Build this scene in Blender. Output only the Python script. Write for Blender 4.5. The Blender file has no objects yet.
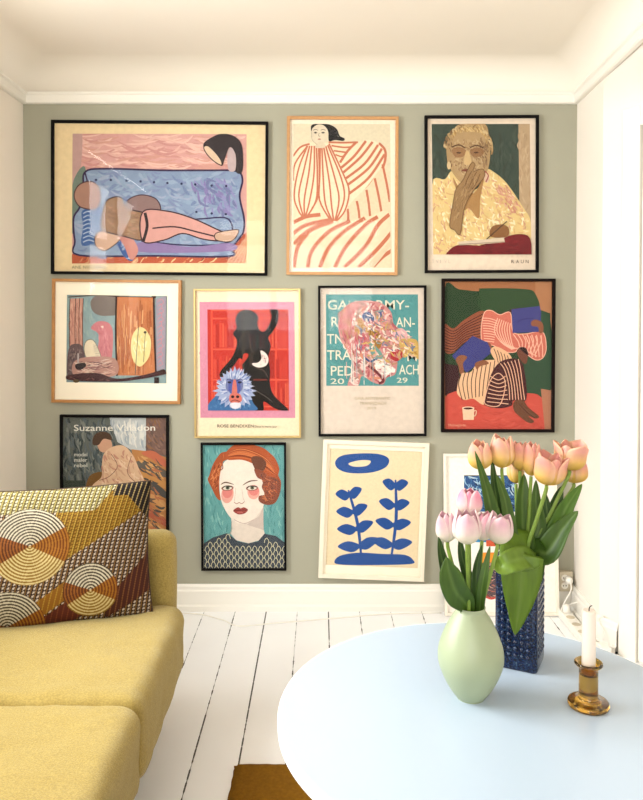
import bpy, bmesh, math, random
from mathutils import Vector, Matrix, noise
from mathutils.geometry import tessellate_polygon

# ------------------------------------------------------------------ camera, world, lights
S = bpy.context.scene
COL = S.collection
F = 740.0                      # focal length in pixels of the 643 x 800 frame
CX, CY = 320.0, 330.5          # principal point
PITCH = math.radians(1.2)
CAMZ = 1.38
WALL = 3.44                    # distance of the picture wall

cd = bpy.data.cameras.new('camera'); cam = bpy.data.objects.new('camera', cd); COL.objects.link(cam)
cam.location = (0, 0, CAMZ); cam.rotation_euler = (math.pi/2 - PITCH, 0, 0)
cd.sensor_fit = 'VERTICAL'; cd.sensor_height = 36; cd.lens = F/800*36
cd.shift_x = (321.5-CX)/800; cd.shift_y = -(400-CY)/800
cd.clip_start = 0.05
S.camera = cam
S.view_settings.view_transform = 'Standard'; S.view_settings.look = 'None'
S.view_settings.gamma = 1; S.view_settings.use_curve_mapping = False
S.view_settings.exposure = 0.12
S.cycles.use_denoising = True
S.cycles.max_bounces = 10; S.cycles.transparent_max_bounces = 16
S.cycles.sample_clamp_indirect = 6

w = bpy.data.worlds.new('sky'); S.world = w; w.use_nodes = True
w.node_tree.nodes['Background'].inputs[0].default_value = (0.93, 0.97, 1.0, 1)
w.node_tree.nodes['Background'].inputs[1].default_value = 2.5

def area(name, loc, rot, sx, sy, power, col):
    l = bpy.data.lights.new(name, 'AREA'); l.shape = 'RECTANGLE'; l.size = sx; l.size_y = sy
    l.energy = power; l.color = col
    o = bpy.data.objects.new(name, l); COL.objects.link(o); o.location = loc; o.rotation_euler = rot
    return o
# daylight coming in through the window openings
area('daylight_left_window', (-1.66, 1.74, 1.80), (0, -math.radians(62), 0), 1.3, 1.40, 114, (0.985, 0.995, 1.0))
area('daylight_back_window', (-0.25, -2.42, 1.85), (math.radians(66), 0, 0), 1.9, 1.45, 68, (0.985, 0.99, 0.985))

# ------------------------------------------------------------------ helpers
def ray(px, py):
    x = (px-CX)/F; z = -(py-CY)/F
    c, s = math.cos(PITCH), math.sin(PITCH)
    return Vector((x, c + s*z, -s + c*z))
def at(px, py, Y):
    r = ray(px, py); return Vector((0, 0, CAMZ)) + r*(Y/r.y)
def on(px, py, z):
    r = ray(px, py); return Vector((0, 0, CAMZ)) + r*((z-CAMZ)/r.z)

def lin(c, a=1.0):
    o = []
    for v in c[:3]:
        v = v/255.0
        o.append((v/12.92 if v <= 0.04045 else ((v+0.055)/1.055)**2.4)*a)
    return o
def rgba(c, a=1.0): return (*lin(c, a), 1)

def tag(o, label=None, cat=None, group=None, kind=None):
    if label: o['label'] = label
    if cat: o['category'] = cat
    if group: o['group'] = group
    if kind: o['kind'] = kind
    return o
def empty(name, loc, label, cat, group=None, rot=(0, 0, 0)):
    o = bpy.data.objects.new(name, None); COL.objects.link(o)
    o.empty_display_size = 0.05
    o.location = loc; o.rotation_euler = rot
    return tag(o, label, cat, group)
def mesh(name, verts, faces, mat, parent=None, smooth=False, cols=None, loc=None, solid=0.0, sub=0, bevel=0.0):
    me = bpy.data.meshes.new(name); me.from_pydata([tuple(v) for v in verts], [], faces); me.update()
    if smooth: me.polygons.foreach_set('use_smooth', [True]*len(me.polygons))
    if cols is not None:
        if len(cols) == len(verts) and len(cols) != 0:
            at_ = me.color_attributes.new('Col', 'FLOAT_COLOR', 'POINT')
        at_.data.foreach_set('color', [x for c in cols for x in (c[0], c[1], c[2], 1.0)])
    if mat: me.materials.append(mat)
    o = bpy.data.objects.new(name, me); COL.objects.link(o)
    if parent: o.parent = parent
    if loc: o.location = loc
    if bevel:
        b = o.modifiers.new('b', 'BEVEL'); b.width = bevel; b.segments = 3; b.limit_method = 'ANGLE'
    if solid:
        m = o.modifiers.new('s', 'SOLIDIFY'); m.thickness = solid; m.offset = 0
    if sub:
        m = o.modifiers.new('u', 'SUBSURF'); m.levels = sub; m.render_levels = sub
    return o
class MB:
    def __init__(s): s.v = []; s.f = []
    def add(s, v, f):
        n = len(s.v); s.v += [tuple(p) for p in v]; s.f += [tuple(i+n for i in q) for q in f]; return s
    def box(s, x0, x1, y0, y1, z0, z1):
        return s.add([(x0,y0,z0),(x1,y0,z0),(x1,y1,z0),(x0,y1,z0),(x0,y0,z1),(x1,y0,z1),(x1,y1,z1),(x0,y1,z1)],
                     [(3,2,1,0),(4,5,6,7),(0,1,5,4),(1,2,6,5),(2,3,7,6),(3,0,4,7)])
    def tube(s, pts, rad, n=10, caps=True):
        pts = [Vector(p) for p in pts]
        m = len(pts); r = rad if isinstance(rad, (list, tuple)) else [rad]*m
        t0 = (pts[1]-pts[0]).normalized()
        u = t0.orthogonal().normalized(); V = []
        for i, p in enumerate(pts):
            t = (pts[min(i+1, m-1)]-pts[max(i-1, 0)]).normalized()
            u = (u - t*u.dot(t)).normalized(); w_ = t.cross(u)
            for k in range(n):
                a = 2*math.pi*k/n
                V.append(p + (u*math.cos(a)+w_*math.sin(a))*r[i])
        Fc = [(i*n+k, i*n+(k+1) % n, (i+1)*n+(k+1) % n, (i+1)*n+k) for i in range(m-1) for k in range(n)]
        if caps: Fc += [tuple(range(n-1, -1, -1)), tuple(range((m-1)*n, m*n))]
        return s.add(V, Fc)
    def lathe(s, prof, c=(0, 0, 0), n=48):
        V = []; 
        for (r, z) in prof:
            for k in range(n):
                a = 2*math.pi*k/n; V.append((c[0]+r*math.cos(a), c[1]+r*math.sin(a), c[2]+z))
        m = len(prof)
        Fc = [(i*n+k, i*n+(k+1) % n, (i+1)*n+(k+1) % n, (i+1)*n+k) for i in range(m-1) for k in range(n)]
        return s.add(V, Fc)
    def build(s, name, mat, parent=None, **k): return mesh(name, s.v, s.f, mat, parent, **k)
def crom(pts, n=8, closed=False):
    P = [Vector(p) for p in pts]; L = len(P); out = []
    for i in range(L if closed else L-1):
        if closed: a, b, c, d = P[(i-1) % L], P[i], P[(i+1) % L], P[(i+2) % L]
        else: a, b, c, d = P[max(i-1, 0)], P[i], P[i+1], P[min(i+2, L-1)]
        for k in range(n):
            t = k/n
            out.append(0.5*((2*b)+(c-a)*t+(2*a-5*b+4*c-d)*t*t+(3*b-a-3*c+d)*t**3))
    if not closed: out.append(P[-1])
    return out

# ------------------------------------------------------------------ materials
def newmat(name):
    m = bpy.data.materials.new(name); m.use_nodes = True
    return m, m.node_tree.nodes, m.node_tree.links, m.node_tree.nodes['Principled BSDF']
def simple(name, col, rough=0.5, metal=0.0, var=0.04, scale=20.0, bump=0.0, bscale=200.0, spec=0.5, coat=0.0, stretch=None, contrast=False):
    m, N, L, P = newmat(name)
    P.inputs['Roughness'].default_value = rough; P.inputs['Metallic'].default_value = metal
    P.inputs['Specular IOR Level'].default_value = spec; P.inputs['Coat Weight'].default_value = coat
    tc = N.new('ShaderNodeTexCoord'); mp = N.new('ShaderNodeMapping'); L.new(tc.outputs['Object'], mp.inputs[0])
    if stretch: mp.inputs['Scale'].default_value = stretch
    nz = N.new('ShaderNodeTexNoise'); nz.inputs['Scale'].default_value = scale; nz.inputs['Detail'].default_value = 5
    L.new(mp.outputs[0], nz.inputs['Vector'])
    mx = N.new('ShaderNodeMix'); mx.data_type = 'RGBA'
    a = lin(col); mx.inputs[6].default_value = (*[max(0, v*(1-var)) for v in a], 1); mx.inputs[7].default_value = (*[min(1, v*(1+var)) for v in a], 1)
    if contrast:
        mr = N.new('ShaderNodeMapRange'); mr.inputs['From Min'].default_value = 0.40; mr.inputs['From Max'].default_value = 0.60
        L.new(nz.outputs[0], mr.inputs[0]); L.new(mr.outputs[0], mx.inputs[0])
    else: L.new(nz.outputs[0], mx.inputs[0])
    L.new(mx.outputs[2], P.inputs['Base Color'])
    if bump:
        n2 = N.new('ShaderNodeTexNoise'); n2.inputs['Scale'].default_value = bscale; L.new(mp.outputs[0], n2.inputs['Vector'])
        b = N.new('ShaderNodeBump'); b.inputs['Strength'].default_value = bump; b.inputs['Distance'].default_value = 0.002
        L.new(n2.outputs[0], b.inputs['Height']); L.new(b.outputs[0], P.inputs['Normal'])
    return m
def attrmat(name, rough=0.7, var=0.06, scale=60.0, trans=0.0, bump=0.0, bscale=500, spec=0.3, stretch=None):
    m, N, L, P = newmat(name)
    P.inputs['Roughness'].default_value = rough; P.inputs['Specular IOR Level'].default_value = spec
    A = N.new('ShaderNodeAttribute'); A.attribute_name = 'Col'
    tc = N.new('ShaderNodeTexCoord'); mp = N.new('ShaderNodeMapping'); L.new(tc.outputs['Object'], mp.inputs[0])
    if stretch: mp.inputs['Scale'].default_value = stretch
    nz = N.new('ShaderNodeTexNoise'); nz.inputs['Scale'].default_value = scale; nz.inputs['Detail'].default_value = 6
    L.new(mp.outputs[0], nz.inputs['Vector'])
    mr = N.new('ShaderNodeMapRange'); mr.inputs['From Min'].default_value = 0.3; mr.inputs['From Max'].default_value = 0.7
    mr.inputs['To Min'].default_value = 1-var; mr.inputs['To Max'].default_value = 1+var
    L.new(nz.outputs[0], mr.inputs[0])
    vm = N.new('ShaderNodeVectorMath'); vm.operation = 'SCALE'; L.new(A.outputs['Color'], vm.inputs[0]); L.new(mr.outputs[0], vm.inputs['Scale'])
    L.new(vm.outputs[0], P.inputs['Base Color'])
    if bump:
        b = N.new('ShaderNodeBump'); b.inputs['Strength'].default_value = bump; b.inputs['Distance'].default_value = 0.002
        n2 = N.new('ShaderNodeTexNoise'); n2.inputs['Scale'].default_value = bscale; L.new(mp.outputs[0], n2.inputs['Vector'])
        L.new(n2.outputs[0], b.inputs['Height']); L.new(b.outputs[0], P.inputs['Normal'])
    if trans:
        T = N.new('ShaderNodeBsdfTranslucent'); L.new(vm.outputs[0], T.inputs[0])
        M = N.new('ShaderNodeMixShader'); M.inputs[0].default_value = trans
        L.new(P.outputs[0], M.inputs[1]); L.new(T.outputs[0], M.inputs[2]); L.new(M.outputs[0], N['Material Output'].inputs[0])
    return m
def woodmat(name, a, b, rough=0.45):
    m, N, L, P = newmat(name)
    P.inputs['Roughness'].default_value = rough
    tc = N.new('ShaderNodeTexCoord'); mp = N.new('ShaderNodeMapping'); mp.inputs['Scale'].default_value = (1, 1, 1)
    L.new(tc.outputs['Object'], mp.inputs[0])
    nz = N.new('ShaderNodeTexNoise'); nz.inputs['Scale'].default_value = 40; nz.inputs['Detail'].default_value = 8
    L.new(mp.outputs[0], nz.inputs['Vector'])
    mx = N.new('ShaderNodeMix'); mx.data_type = 'RGBA'; mx.inputs[6].default_value = rgba(a); mx.inputs[7].default_value = rgba(b)
    L.new(nz.outputs[0], mx.inputs[0]); L.new(mx.outputs[2], P.inputs['Base Color'])
    return m
def pane_mat():
    m, N, L, P = newmat('glazing'); N.remove(P)
    t = N.new('ShaderNodeBsdfTransparent'); g = N.new('ShaderNodeBsdfGlossy'); g.inputs['Roughness'].default_value = 0.03
    lw_ = N.new('ShaderNodeLayerWeight'); lw_.inputs['Blend'].default_value = 0.5
    pw = N.new('ShaderNodeMath'); pw.operation = 'POWER'; pw.inputs[1].default_value = 5; L.new(lw_.outputs['Facing'], pw.inputs[0])
    fr = N.new('ShaderNodeMath'); fr.operation = 'MULTIPLY_ADD'; fr.inputs[1].default_value = 0.97; fr.inputs[2].default_value = 0.013; L.new(pw.outputs[0], fr.inputs[0])
    M = N.new('ShaderNodeMixShader'); L.new(fr.outputs[0], M.inputs[0]); L.new(t.outputs[0], M.inputs[1]); L.new(g.outputs[0], M.inputs[2])
    L.new(M.outputs[0], N['Material Output'].inputs[0]); return m
def glass_mat(name, col, ior=1.45):
    m, N, L, P = newmat(name)
    P.inputs['Base Color'].default_value = rgba(col); P.inputs['Transmission Weight'].default_value = 1
    P.inputs['IOR'].default_value = ior; P.inputs['Roughness'].default_value = 0.03; return m
def floor_mat():
    m, N, L, P = newmat('painted_floorboards')
    P.inputs['Roughness'].default_value = 0.35
    tc = N.new('ShaderNodeTexCoord'); sp = N.new('ShaderNodeSeparateXYZ'); L.new(tc.outputs['Object'], sp.inputs[0])
    def math_(op, a, b=None, c=None):
        n = N.new('ShaderNodeMath'); n.operation = op
        for i, v in enumerate((a, b, c)):
            if v is None: continue
            if isinstance(v, (int, float)): n.inputs[i].default_value = v
            else: L.new(v, n.inputs[i])
        return n.outputs[0]
    B = 0.1445
    sx = math_('DIVIDE', math_('ADD', sp.outputs[0], 0.25+20*B), B)
    fr = math_('FRACT', sx); idx = math_('ROUND', sx)
    dist = math_('MULTIPLY', math_('MINIMUM', fr, math_('SUBTRACT', 1.0, fr)), B)
    # how open each gap is, board by board and along its length
    cb = N.new('ShaderNodeCombineXYZ'); L.new(math_('MULTIPLY', idx, 7.31), cb.inputs[0]); L.new(math_('MULTIPLY', sp.outputs[1], 2.2), cb.inputs[1])
    n1 = N.new('ShaderNodeTexNoise'); n1.inputs['Scale'].default_value = 1.0; n1.inputs['Detail'].default_value = 2; L.new(cb.outputs[0], n1.inputs['Vector'])
    cb2 = N.new('ShaderNodeCombineXYZ'); L.new(math_('MULTIPLY', idx, 3.7), cb2.inputs[0]); L.new(math_('MULTIPLY', sp.outputs[1], 26.0), cb2.inputs[1])
    n2 = N.new('ShaderNodeTexNoise'); n2.inputs['Scale'].default_value = 1.0; n2.inputs['Detail'].default_value = 3; L.new(cb2.outputs[0], n2.inputs['Vector'])
    wn = N.new('ShaderNodeTexWhiteNoise'); wn.noise_dimensions = '1D'; L.new(idx, wn.inputs['W'])
    g = math_('ADD', math_('MULTIPLY', n1.outputs[0], 0.5), math_('MULTIPLY', n2.outputs[0], 0.75))
    g = math_('ADD', g, math_('MULTIPLY', wn.outputs[0], 0.10))
    g = math_('ADD', g, math_('MULTIPLY', math_('COMPARE', idx, 20.0, 0.5), 0.22))
    g = math_('ADD', g, math_('MULTIPLY', math_('COMPARE', idx, 22.0, 0.5), 0.16))
    wd = math_('MULTIPLY', math_('MAXIMUM', math_('SUBTRACT', g, 0.60), 0.0), 0.016)
    wd = math_('MINIMUM', wd, 0.0027)
    mask = math_('LESS_THAN', dist, wd)
    seam = math_('MULTIPLY', math_('LESS_THAN', dist, 0.0012), 0.35)
    mask = math_('MAXIMUM', mask, seam)
    n3 = N.new('ShaderNodeTexNoise'); n3.inputs['Scale'].default_value = 3; n3.inputs['Detail'].default_value = 6; L.new(tc.outputs['Object'], n3.inputs['Vector'])
    mx = N.new('ShaderNodeMix'); mx.data_type = 'RGBA'; mx.inputs[6].default_value = rgba((236, 236, 236)); mx.inputs[7].default_value = rgba((248, 248, 247)); L.new(n3.outputs[0], mx.inputs[0])
    m2 = N.new('ShaderNodeMix'); m2.data_type = 'RGBA'; L.new(mask, m2.inputs[0]); L.new(mx.outputs[2], m2.inputs[6]); m2.inputs[7].default_value = rgba((38, 34, 30))
    L.new(m2.outputs[2], P.inputs['Base Color'])
    b = N.new('ShaderNodeBump'); b.inputs['Strength'].default_value = 0.5; b.inputs['Distance'].default_value = 0.003
    L.new(math_('MINIMUM', math_('DIVIDE', dist, 0.004), 1.0), b.inputs['Height']); L.new(b.outputs[0], P.inputs['Normal'])
    return m

M_sage = simple('sage_wall_paint', (164, 162, 144), 0.85, var=0.025, scale=6, bump=0.15, bscale=90, spec=0.2)
M_white = simple('white_wall_paint', (240, 232, 220), 0.75, var=0.012, scale=5, bump=0.12, bscale=60, spec=0.2)
M_ceil = simple('ceiling_paint', (238, 230, 216), 0.9, var=0.012, scale=4, spec=0.1)
M_trim = simple('white_gloss_trim', (238, 234, 224), 0.4, var=0.01, scale=5)
M_floor = floor_mat()
M_black = simple('black_frame', (12, 10, 10), 0.7, var=0.2, spec=0.1)
M_dark = simple('dark_brown_frame', (22, 12, 10), 0.7, var=0.2, spec=0.1)
M_oak = woodmat('oak_frame', (168, 118, 70), (205, 156, 100))
M_oak2 = woodmat('golden_oak_frame', (150, 98, 45), (192, 138, 76))
M_brass = simple('brass_frame', (196, 170, 112), 0.35, metal=0.5, var=0.08)
M_wframe = simple('white_frame', (240, 232, 216), 0.45, var=0.03)
M_offframe = simple('off_white_wooden_frame', (236, 226, 205), 0.55, var=0.05, scale=30)
M_backing = simple('backing_board', (120, 95, 70), 0.9)
M_pane = pane_mat()
M_print = attrmat('printed_paper', 0.8, 0.05, 90)
M_paint = attrmat('painted_print', 0.8, 0.05, 45)
M_mat = simple('mat_board', (246, 236, 214), 0.9, var=0.015)
M_yellow = simple('mustard_fabric', (160, 139, 78), 0.95, var=0.15, scale=230, bump=1.0, bscale=420, spec=0.1, stretch=(1, 1.5, 1), contrast=True)
M_yellow.node_tree.nodes['Principled BSDF'].inputs['Sheen Weight'].default_value = 0.35
M_yellow.node_tree.nodes['Principled BSDF'].inputs['Sheen Roughness'].default_value = 0.45
M_yellow.node_tree.nodes['Principled BSDF'].inputs['Sheen Tint'].default_value = (0.95, 0.92, 0.7, 1)
M_legw = woodmat('dark_leg', (60, 36, 22), (80, 50, 30))
M_pillow = attrmat('printed_cotton', 0.8, 0.1, 400, bump=0.3, bscale=900, spec=0.2)
M_table = simple('pale_blue_table_paint', (176, 192, 208), 0.22, var=0.012, scale=4, spec=0.5)
M_tedge = simple('white_table_edge', (240, 242, 244), 0.3, var=0.01)
M_steel = simple('steel', (170, 170, 172), 0.3, metal=1)
M_rug = simple('mustard_rug', (122, 84, 24), 1.0, var=0.35, scale=90, bump=1.0, bscale=350, spec=0.05)
M_gvase = simple('green_glaze', (152, 163, 132), 0.42, var=0.05, scale=9, spec=0.45)
M_bvase = None
M_stem = attrmat('stem_green', 0.5, 0.12, 60, trans=0.1)
M_leaf = attrmat('leaf_green', 0.42, 0.14, 30, trans=0.22, spec=0.4, stretch=(3, 3, 0.4))
M_petal = attrmat('petal', 0.55, 0.05, 70, trans=0.35, spec=0.25)
M_wax = simple('candle_wax', (226, 214, 202), 0.5, var=0.02, spec=0.3)
M_wick = simple('wick', (40, 34, 30), 0.9)
M_amber = glass_mat('amber_glass', (196, 150, 62))
M_plastic = simple('white_plastic', (236, 232, 222), 0.4, var=0.02)
M_beige = simple('aged_plastic', (196, 184, 160), 0.5, var=0.04)
M_hole = simple('socket_hole', (30, 28, 26), 0.8)

# ------------------------------------------------------------------ room shell
XL = -1.372
R0 = (1.188, WALL); R1 = (1.172, 3.08)
ang = math.radians(30)
def angp(t): return (R1[0]+math.sin(ang)*t, R1[1]-math.cos(ang)*t)
R2 = angp(1.6); R3 = (R2[0], -2.2); L3 = (XL, -2.2); L0 = (XL, WALL)
ZC = 2.403; COVE = 0.13; ZT = ZC + COVE; CORN = 0.05
st = lambda o: tag(o, kind='structure')

def wall_seg(name, a, b, mat, z0=0, z1=ZT, th=0.12, holes=None):
    # a solid wall whose inner face runs a -> b, its body lies to the left of a -> b; holes are (s0, s1, z0, z1)
    a = Vector((*a, 0)); b = Vector((*b, 0)); L_ = (b-a).length; d = (b-a)/L_; n = Vector((-d.y, d.x, 0))
    mb = MB()
    def bx(s0, s1, za, zb):
        p = []
        for z in (za, zb):
            for s, t in ((s0, 0), (s1, 0), (s1, th), (s0, th)):
                q = a+d*s+n*t; p.append((q.x, q.y, z))
        mb.add(p, [(3,2,1,0),(4,5,6,7),(0,1,5,4),(1,2,6,5),(2,3,7,6),(3,0,4,7)])
    if not holes: bx(0, L_, z0, z1)
    else:
        s = 0
        for (h0, h1, za, zb) in holes:
            bx(s, h0, z0, z1); bx(h0, h1, z0, za); bx(h0, h1, zb, z1); s = h1
        bx(s, L_, z0, z1)
    return st(mb.build(name, mat))
SOF = 2.36
wall_seg('wall_back', (XL-0.12, WALL), (R0[0]+0.12, WALL), M_sage)
# left wall runs along the room; its window lets the daylight in
WY0, WY1, WZ0, WZ1 = 1.05, 2.42, 0.98, 2.28
wall_seg('wall_left', L3, L0, M_white, holes=[(WY0+2.2, WY1+2.2, WZ0, WZ1)])
wall_seg('wall_right', R0, R1, M_white, z1=ZT)
wall_seg('wall_right', R1, R2, M_white, z1=2.21)
def ruled():
    V = []; n = 10; m = 6
    for i in range(n+1):
        t = i/n*1.6; a = angp(t); ys = a[1]; xs = R0[0]+(R1[0]-R0[0])*(WALL-ys)/(WALL-3.08)
        for j in range(m+1):
            q = j/m; q2 = q*q*(3-2*q); V.append((a[0]*(1-q2)+xs*q2, ys, 2.21+(SOF+0.012-2.21)*q))
    return V, [(i*(m+1)+j, i*(m+1)+j+1, (i+1)*(m+1)+j+1, (i+1)*(m+1)+j) for i in range(n) for j in range(m)]
RV, RF = ruled()
st(mesh('wall_right', RV, RF, M_white, smooth=True))
wall_seg('wall_right', R2, R3, M_white, z1=SOF)
RS = (R0[0]+(R1[0]-R0[0])*(WALL+2.2)/(WALL-3.08), -2.2)
st(MB().add([(R1[0], R1[1], z) for z in (SOF, ZT)]+[(RS[0], RS[1], z) for z in (SOF, ZT)]+[(R2[0]+0.12, -2.2, z) for z in (SOF, ZT)]+[(R2[0]+0.12, R1[1], z) for z in (SOF, ZT)],
   [(0, 1, 3, 2), (2, 3, 5, 4), (4, 5, 7, 6), (6, 7, 1, 0), (0, 2, 4, 6), (1, 7, 5, 3)]).build('wall_right', M_white))
BX0, BX1, BZ0, BZ1 = -1.2, 0.7, 0.9, 2.3
wall_seg('wall_front', (R3[0], -2.2), (XL, -2.2), M_white, holes=[(R3[0]-BX1, R3[0]-BX0, BZ0, BZ1)])
st(MB().box(XL-0.12, R2[0]+0.2, -2.35, WALL+0.12, -0.1, 0).build('floor', M_floor))
st(MB().box(XL-0.12, R2[0]+0.2, -2.35, WALL+0.12, ZT, ZT+0.1).build('ceiling', M_ceil))

# cove and cornice swept along back, left and right walls
def sweep(name, path, prof, mat, smooth=False):
    # path: plan points in order with the room on the right hand; prof: (inward, z)
    P = [Vector((*p, 0)) for p in path]; V = []; n = len(prof)
    for i, p in enumerate(P):
        d0 = (P[i]-P[i-1]).normalized() if i else (P[1]-P[0]).normalized()
        d1 = (P[i+1]-P[i]).normalized() if i < len(P)-1 else d0
        n0 = Vector((d0.y, -d0.x, 0)); n1 = Vector((d1.y, -d1.x, 0))
        m = (n0+n1).normalized(); k = 1/max(0.3, m.dot(n0))
        for (t, z) in prof: V.append((p.x+m.x*t*k, p.y+m.y*t*k, z))
    Fc = [(i*n+j, i*n+j+1, (i+1)*n+j+1, (i+1)*n+j) for i in range(len(P)-1) for j in range(n-1)]
    Fc += [((len(P)-1)*n+j, i) for j, i in ()]
    return st(mesh(name, V, Fc, mat, smooth=smooth))
RING = [(XL, -2.2), L0, R0, RS]
cov = [(0.0, ZC-0.001)] + [(COVE*(1-math.cos(a)), ZC+COVE*math.sin(a)*0.999) for a in [math.pi/2*i/12 for i in range(13)]]
cov = [(0.012+x, z) for x, z in cov] 
sweep('ceiling', RING, cov, M_ceil, True)
sweep('trim_1', RING, [(0.0, ZC-CORN), (0.016, ZC-CORN), (0.022, ZC-CORN+0.006), (0.022, ZC-0.014), (0.030, ZC-0.008), (0.030, ZC), (0.0, ZC)], M_trim)
# skirting
base = [(0.0, 0.122), (0.006, 0.122), (0.012, 0.112), (0.012, 0.098), (0.018, 0.092), (0.018, 0.03), (0.026, 0.024), (0.026, 0.0), (0, 0)]
def mirrored(b): return b
sweep('baseboard_back', [L0, R0], base, M_trim)
sweep('baseboard_left', [(XL, -2.2), (XL, WALL)], base, M_trim)
sweep('baseboard_right', [R0, R1, angp(0.10)], base, M_trim)

# door in the angled wall, casing and leaf
def abox(mb, s0, s1, t0, t1, z0, z1):
    d = Vector((math.sin(ang), -math.cos(ang), 0)); n = Vector((-math.cos(ang), -math.sin(ang), 0)); a = Vector((*R1, 0)); p = []
    for z in (z0, z1):
        for s, t in ((s0, t0), (s1, t0), (s1, t1), (s0, t1)):
            q = a+d*s+n*t; p.append((q.x, q.y, z))
    mb.add(p, [(3,2,1,0),(4,5,6,7),(0,1,5,4),(1,2,6,5),(2,3,7,6),(3,0,4,7)])
dr = empty('door_1', (0, 0, 0), None, None); tag(dr, kind='structure')
D0 = 0.055
b = MB(); abox(b, 0.055+D0, 0.135+D0, 0, 0.022, 0, 2.2); abox(b, 0.985+D0, 1.065+D0, 0, 0.022, 0, 2.2); abox(b, 0.135+D0, 0.985+D0, 0, 0.022, 2.12, 2.2); b.build('door_frame', M_trim, dr, bevel=0.004)
b = MB(); abox(b, 0.141+D0, 0.979+D0, 0, 0.012, 0.012, 2.114)
for (z0, z1) in ((0.2, 0.95), (1.1, 1.95)):
    for (s0, s1) in ((0.24, 0.52), (0.6, 0.88)): abox(b, s0+D0, s1+D0, 0.012, 0.018, z0, z1)
b.build('door_leaf', M_trim, dr, bevel=0.002)

# window frames
def window(name, c0, c1, vert_x, y_or_x, zs):
    pass
wn_ = empty('window_1', (XL-0.06, (WY0+WY1)/2, WZ0), None, None); tag(wn_, kind='structure')
hw = (WY1-WY0)/2; hh = WZ1-WZ0; b = MB()
for (y0, y1, z0, z1) in ((-hw, -hw+0.06, 0, hh), (hw-0.06, hw, 0, hh), (-0.04, 0.04, 0.06, hh-0.06), (-hw+0.06, hw-0.06, 0, 0.06), (-hw+0.06, hw-0.06, hh-0.06, hh), (-hw+0.06, -0.04, 0.85, 0.89), (0.04, hw-0.06, 0.85, 0.89)):
    b.box(-0.03, 0.03, y0, y1, z0, z1)
b.build('window_frame', M_trim, wn_)
MB().box(0.04, 0.16, -hw-0.05, hw+0.05, -0.03, 0).build('window_sill', M_trim, wn_)
w2 = empty('window_2', ((BX0+BX1)/2, -2.26, BZ0), None, None); tag(w2, kind='structure')
hw = (BX1-BX0)/2; hh = BZ1-BZ0; b = MB()
for (y0, y1, z0, z1) in ((-hw, -hw+0.06, 0, hh), (hw-0.06, hw, 0, hh), (-0.36, -0.29, 0.06, hh-0.06), (0.29, 0.36, 0.06, hh-0.06), (-hw+0.06, hw-0.06, 0, 0.06), (-hw+0.06, hw-0.06, hh-0.06, hh), (-hw+0.06, -0.36, 0.93, 0.98), (-0.29, 0.29, 0.93, 0.98), (0.36, hw-0.06, 0.93, 0.98)):
    b.box(y0, y1, -0.03, 0.03, z0, z1)
b.build('window_frame', M_trim, w2)

# ------------------------------------------------------------------ sofa
def rbox(cx, cy, cz, hx, hy, hz, r, n=(24, 24, 10), puff=0.0, sag=None, amp=0.0, seed=0, fs=6.0):
    bm = bmesh.new(); ns = n
    def face(ax, sg):
        u, v = [(1, 2), (2, 0), (0, 1)][ax]
        H = (hx, hy, hz); G = []
        for i in range(ns[u]+1):
            row = []
            for j in range(ns[v]+1):
                p = [0, 0, 0]; p[ax] = sg*H[ax]
                # cosine spacing so the rounded rims get enough rings
                a = i/ns[u]; c = j/ns[v]
                p[u] = H[u]*(-math.cos(math.pi*a)*0.6+(2*a-1)*0.4); p[v] = H[v]*(-math.cos(math.pi*c)*0.6+(2*c-1)*0.4)
                q = Vector(p)
                inner = Vector([max(-(H[k]-r), min(H[k]-r, q[k])) for k in range(3)])
                dd = q-inner
                if dd.length > 1e-6: q = inner+dd.normalized()*r
                row.append(bm.verts.new(q))
            G.append(row)
        for i in range(ns[u]):
            for j in range(ns[v]):
                f = [G[i][j], G[i+1][j], G[i+1][j+1], G[i][j+1]]
                bm.faces.new(f if sg > 0 else f[::-1])
    for ax in range(3):
        for sg in (1, -1): face(ax, sg)
    bmesh.ops.remove_doubles(bm, verts=bm.verts, dist=1e-5)
    bm.normal_update()
    for v in bm.verts:
        nrm = v.normal.copy()
        x, y, z = v.co.x/hx, v.co.y/hy, v.co.z/hz
        if puff and z > 0: v.co.z += puff*(1-x*x)*(1-y*y)*z
        if amp:
            q = v.co*fs+Vector((seed*3.1, 0, 0)); v.co += nrm*amp*noise.noise(q) + nrm*amp*0.35*noise.noise(q*3.3) + nrm*amp*0.30*noise.noise(Vector((q.x*4, q.y*9, q.z*4)))*min(1, abs(y)**3*1.5)
    V = [(v.co.x+cx, v.co.y+cy, v.co.z+cz) for v in bm.verts]; bm.verts.index_update()
    Fc = [tuple(v.index for v in f.verts) for f in bm.faces]; bm.free()
    return V, Fc
sofa = empty('sofa', (-0.87, 1.4, 0), 'mustard yellow fabric sofa with low rounded arm standing along the left wall', 'sofa')
def sp(name, args, mat=M_yellow, **k):
    V, Fc = rbox(*args, **k); V = [(x+0.87, y-1.4, z) for x, y, z in V]
    return mesh(name, V, Fc, mat, sofa, smooth=True)
XF = -0.425
sp('sofa_base', (-0.885, 1.40, 0.235, 0.39, 1.06, 0.05, 0.03), amp=0.003, n=(30, 60, 8))
sp('seat_cushion', (-0.805, 2.06, 0.346, 0.378, 0.308, 0.108, 0.048), puff=0.012, amp=0.009, seed=1, n=(60, 60, 16))
sp('seat_cushion', (-0.805, 1.418, 0.346, 0.381, 0.338, 0.108, 0.046), puff=0.014, amp=0.009, seed=2, n=(60, 60, 16))
sp('seat_cushion', (-0.805, 0.745, 0.346, 0.378, 0.325, 0.108, 0.05), puff=0.012, amp=0.006, seed=3, n=(40, 40, 12))
sp('armrest', (-0.915, 2.43, 0.415, 0.44, 0.055, 0.255, 0.05), amp=0.004, seed=4, n=(50, 14, 36))
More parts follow.
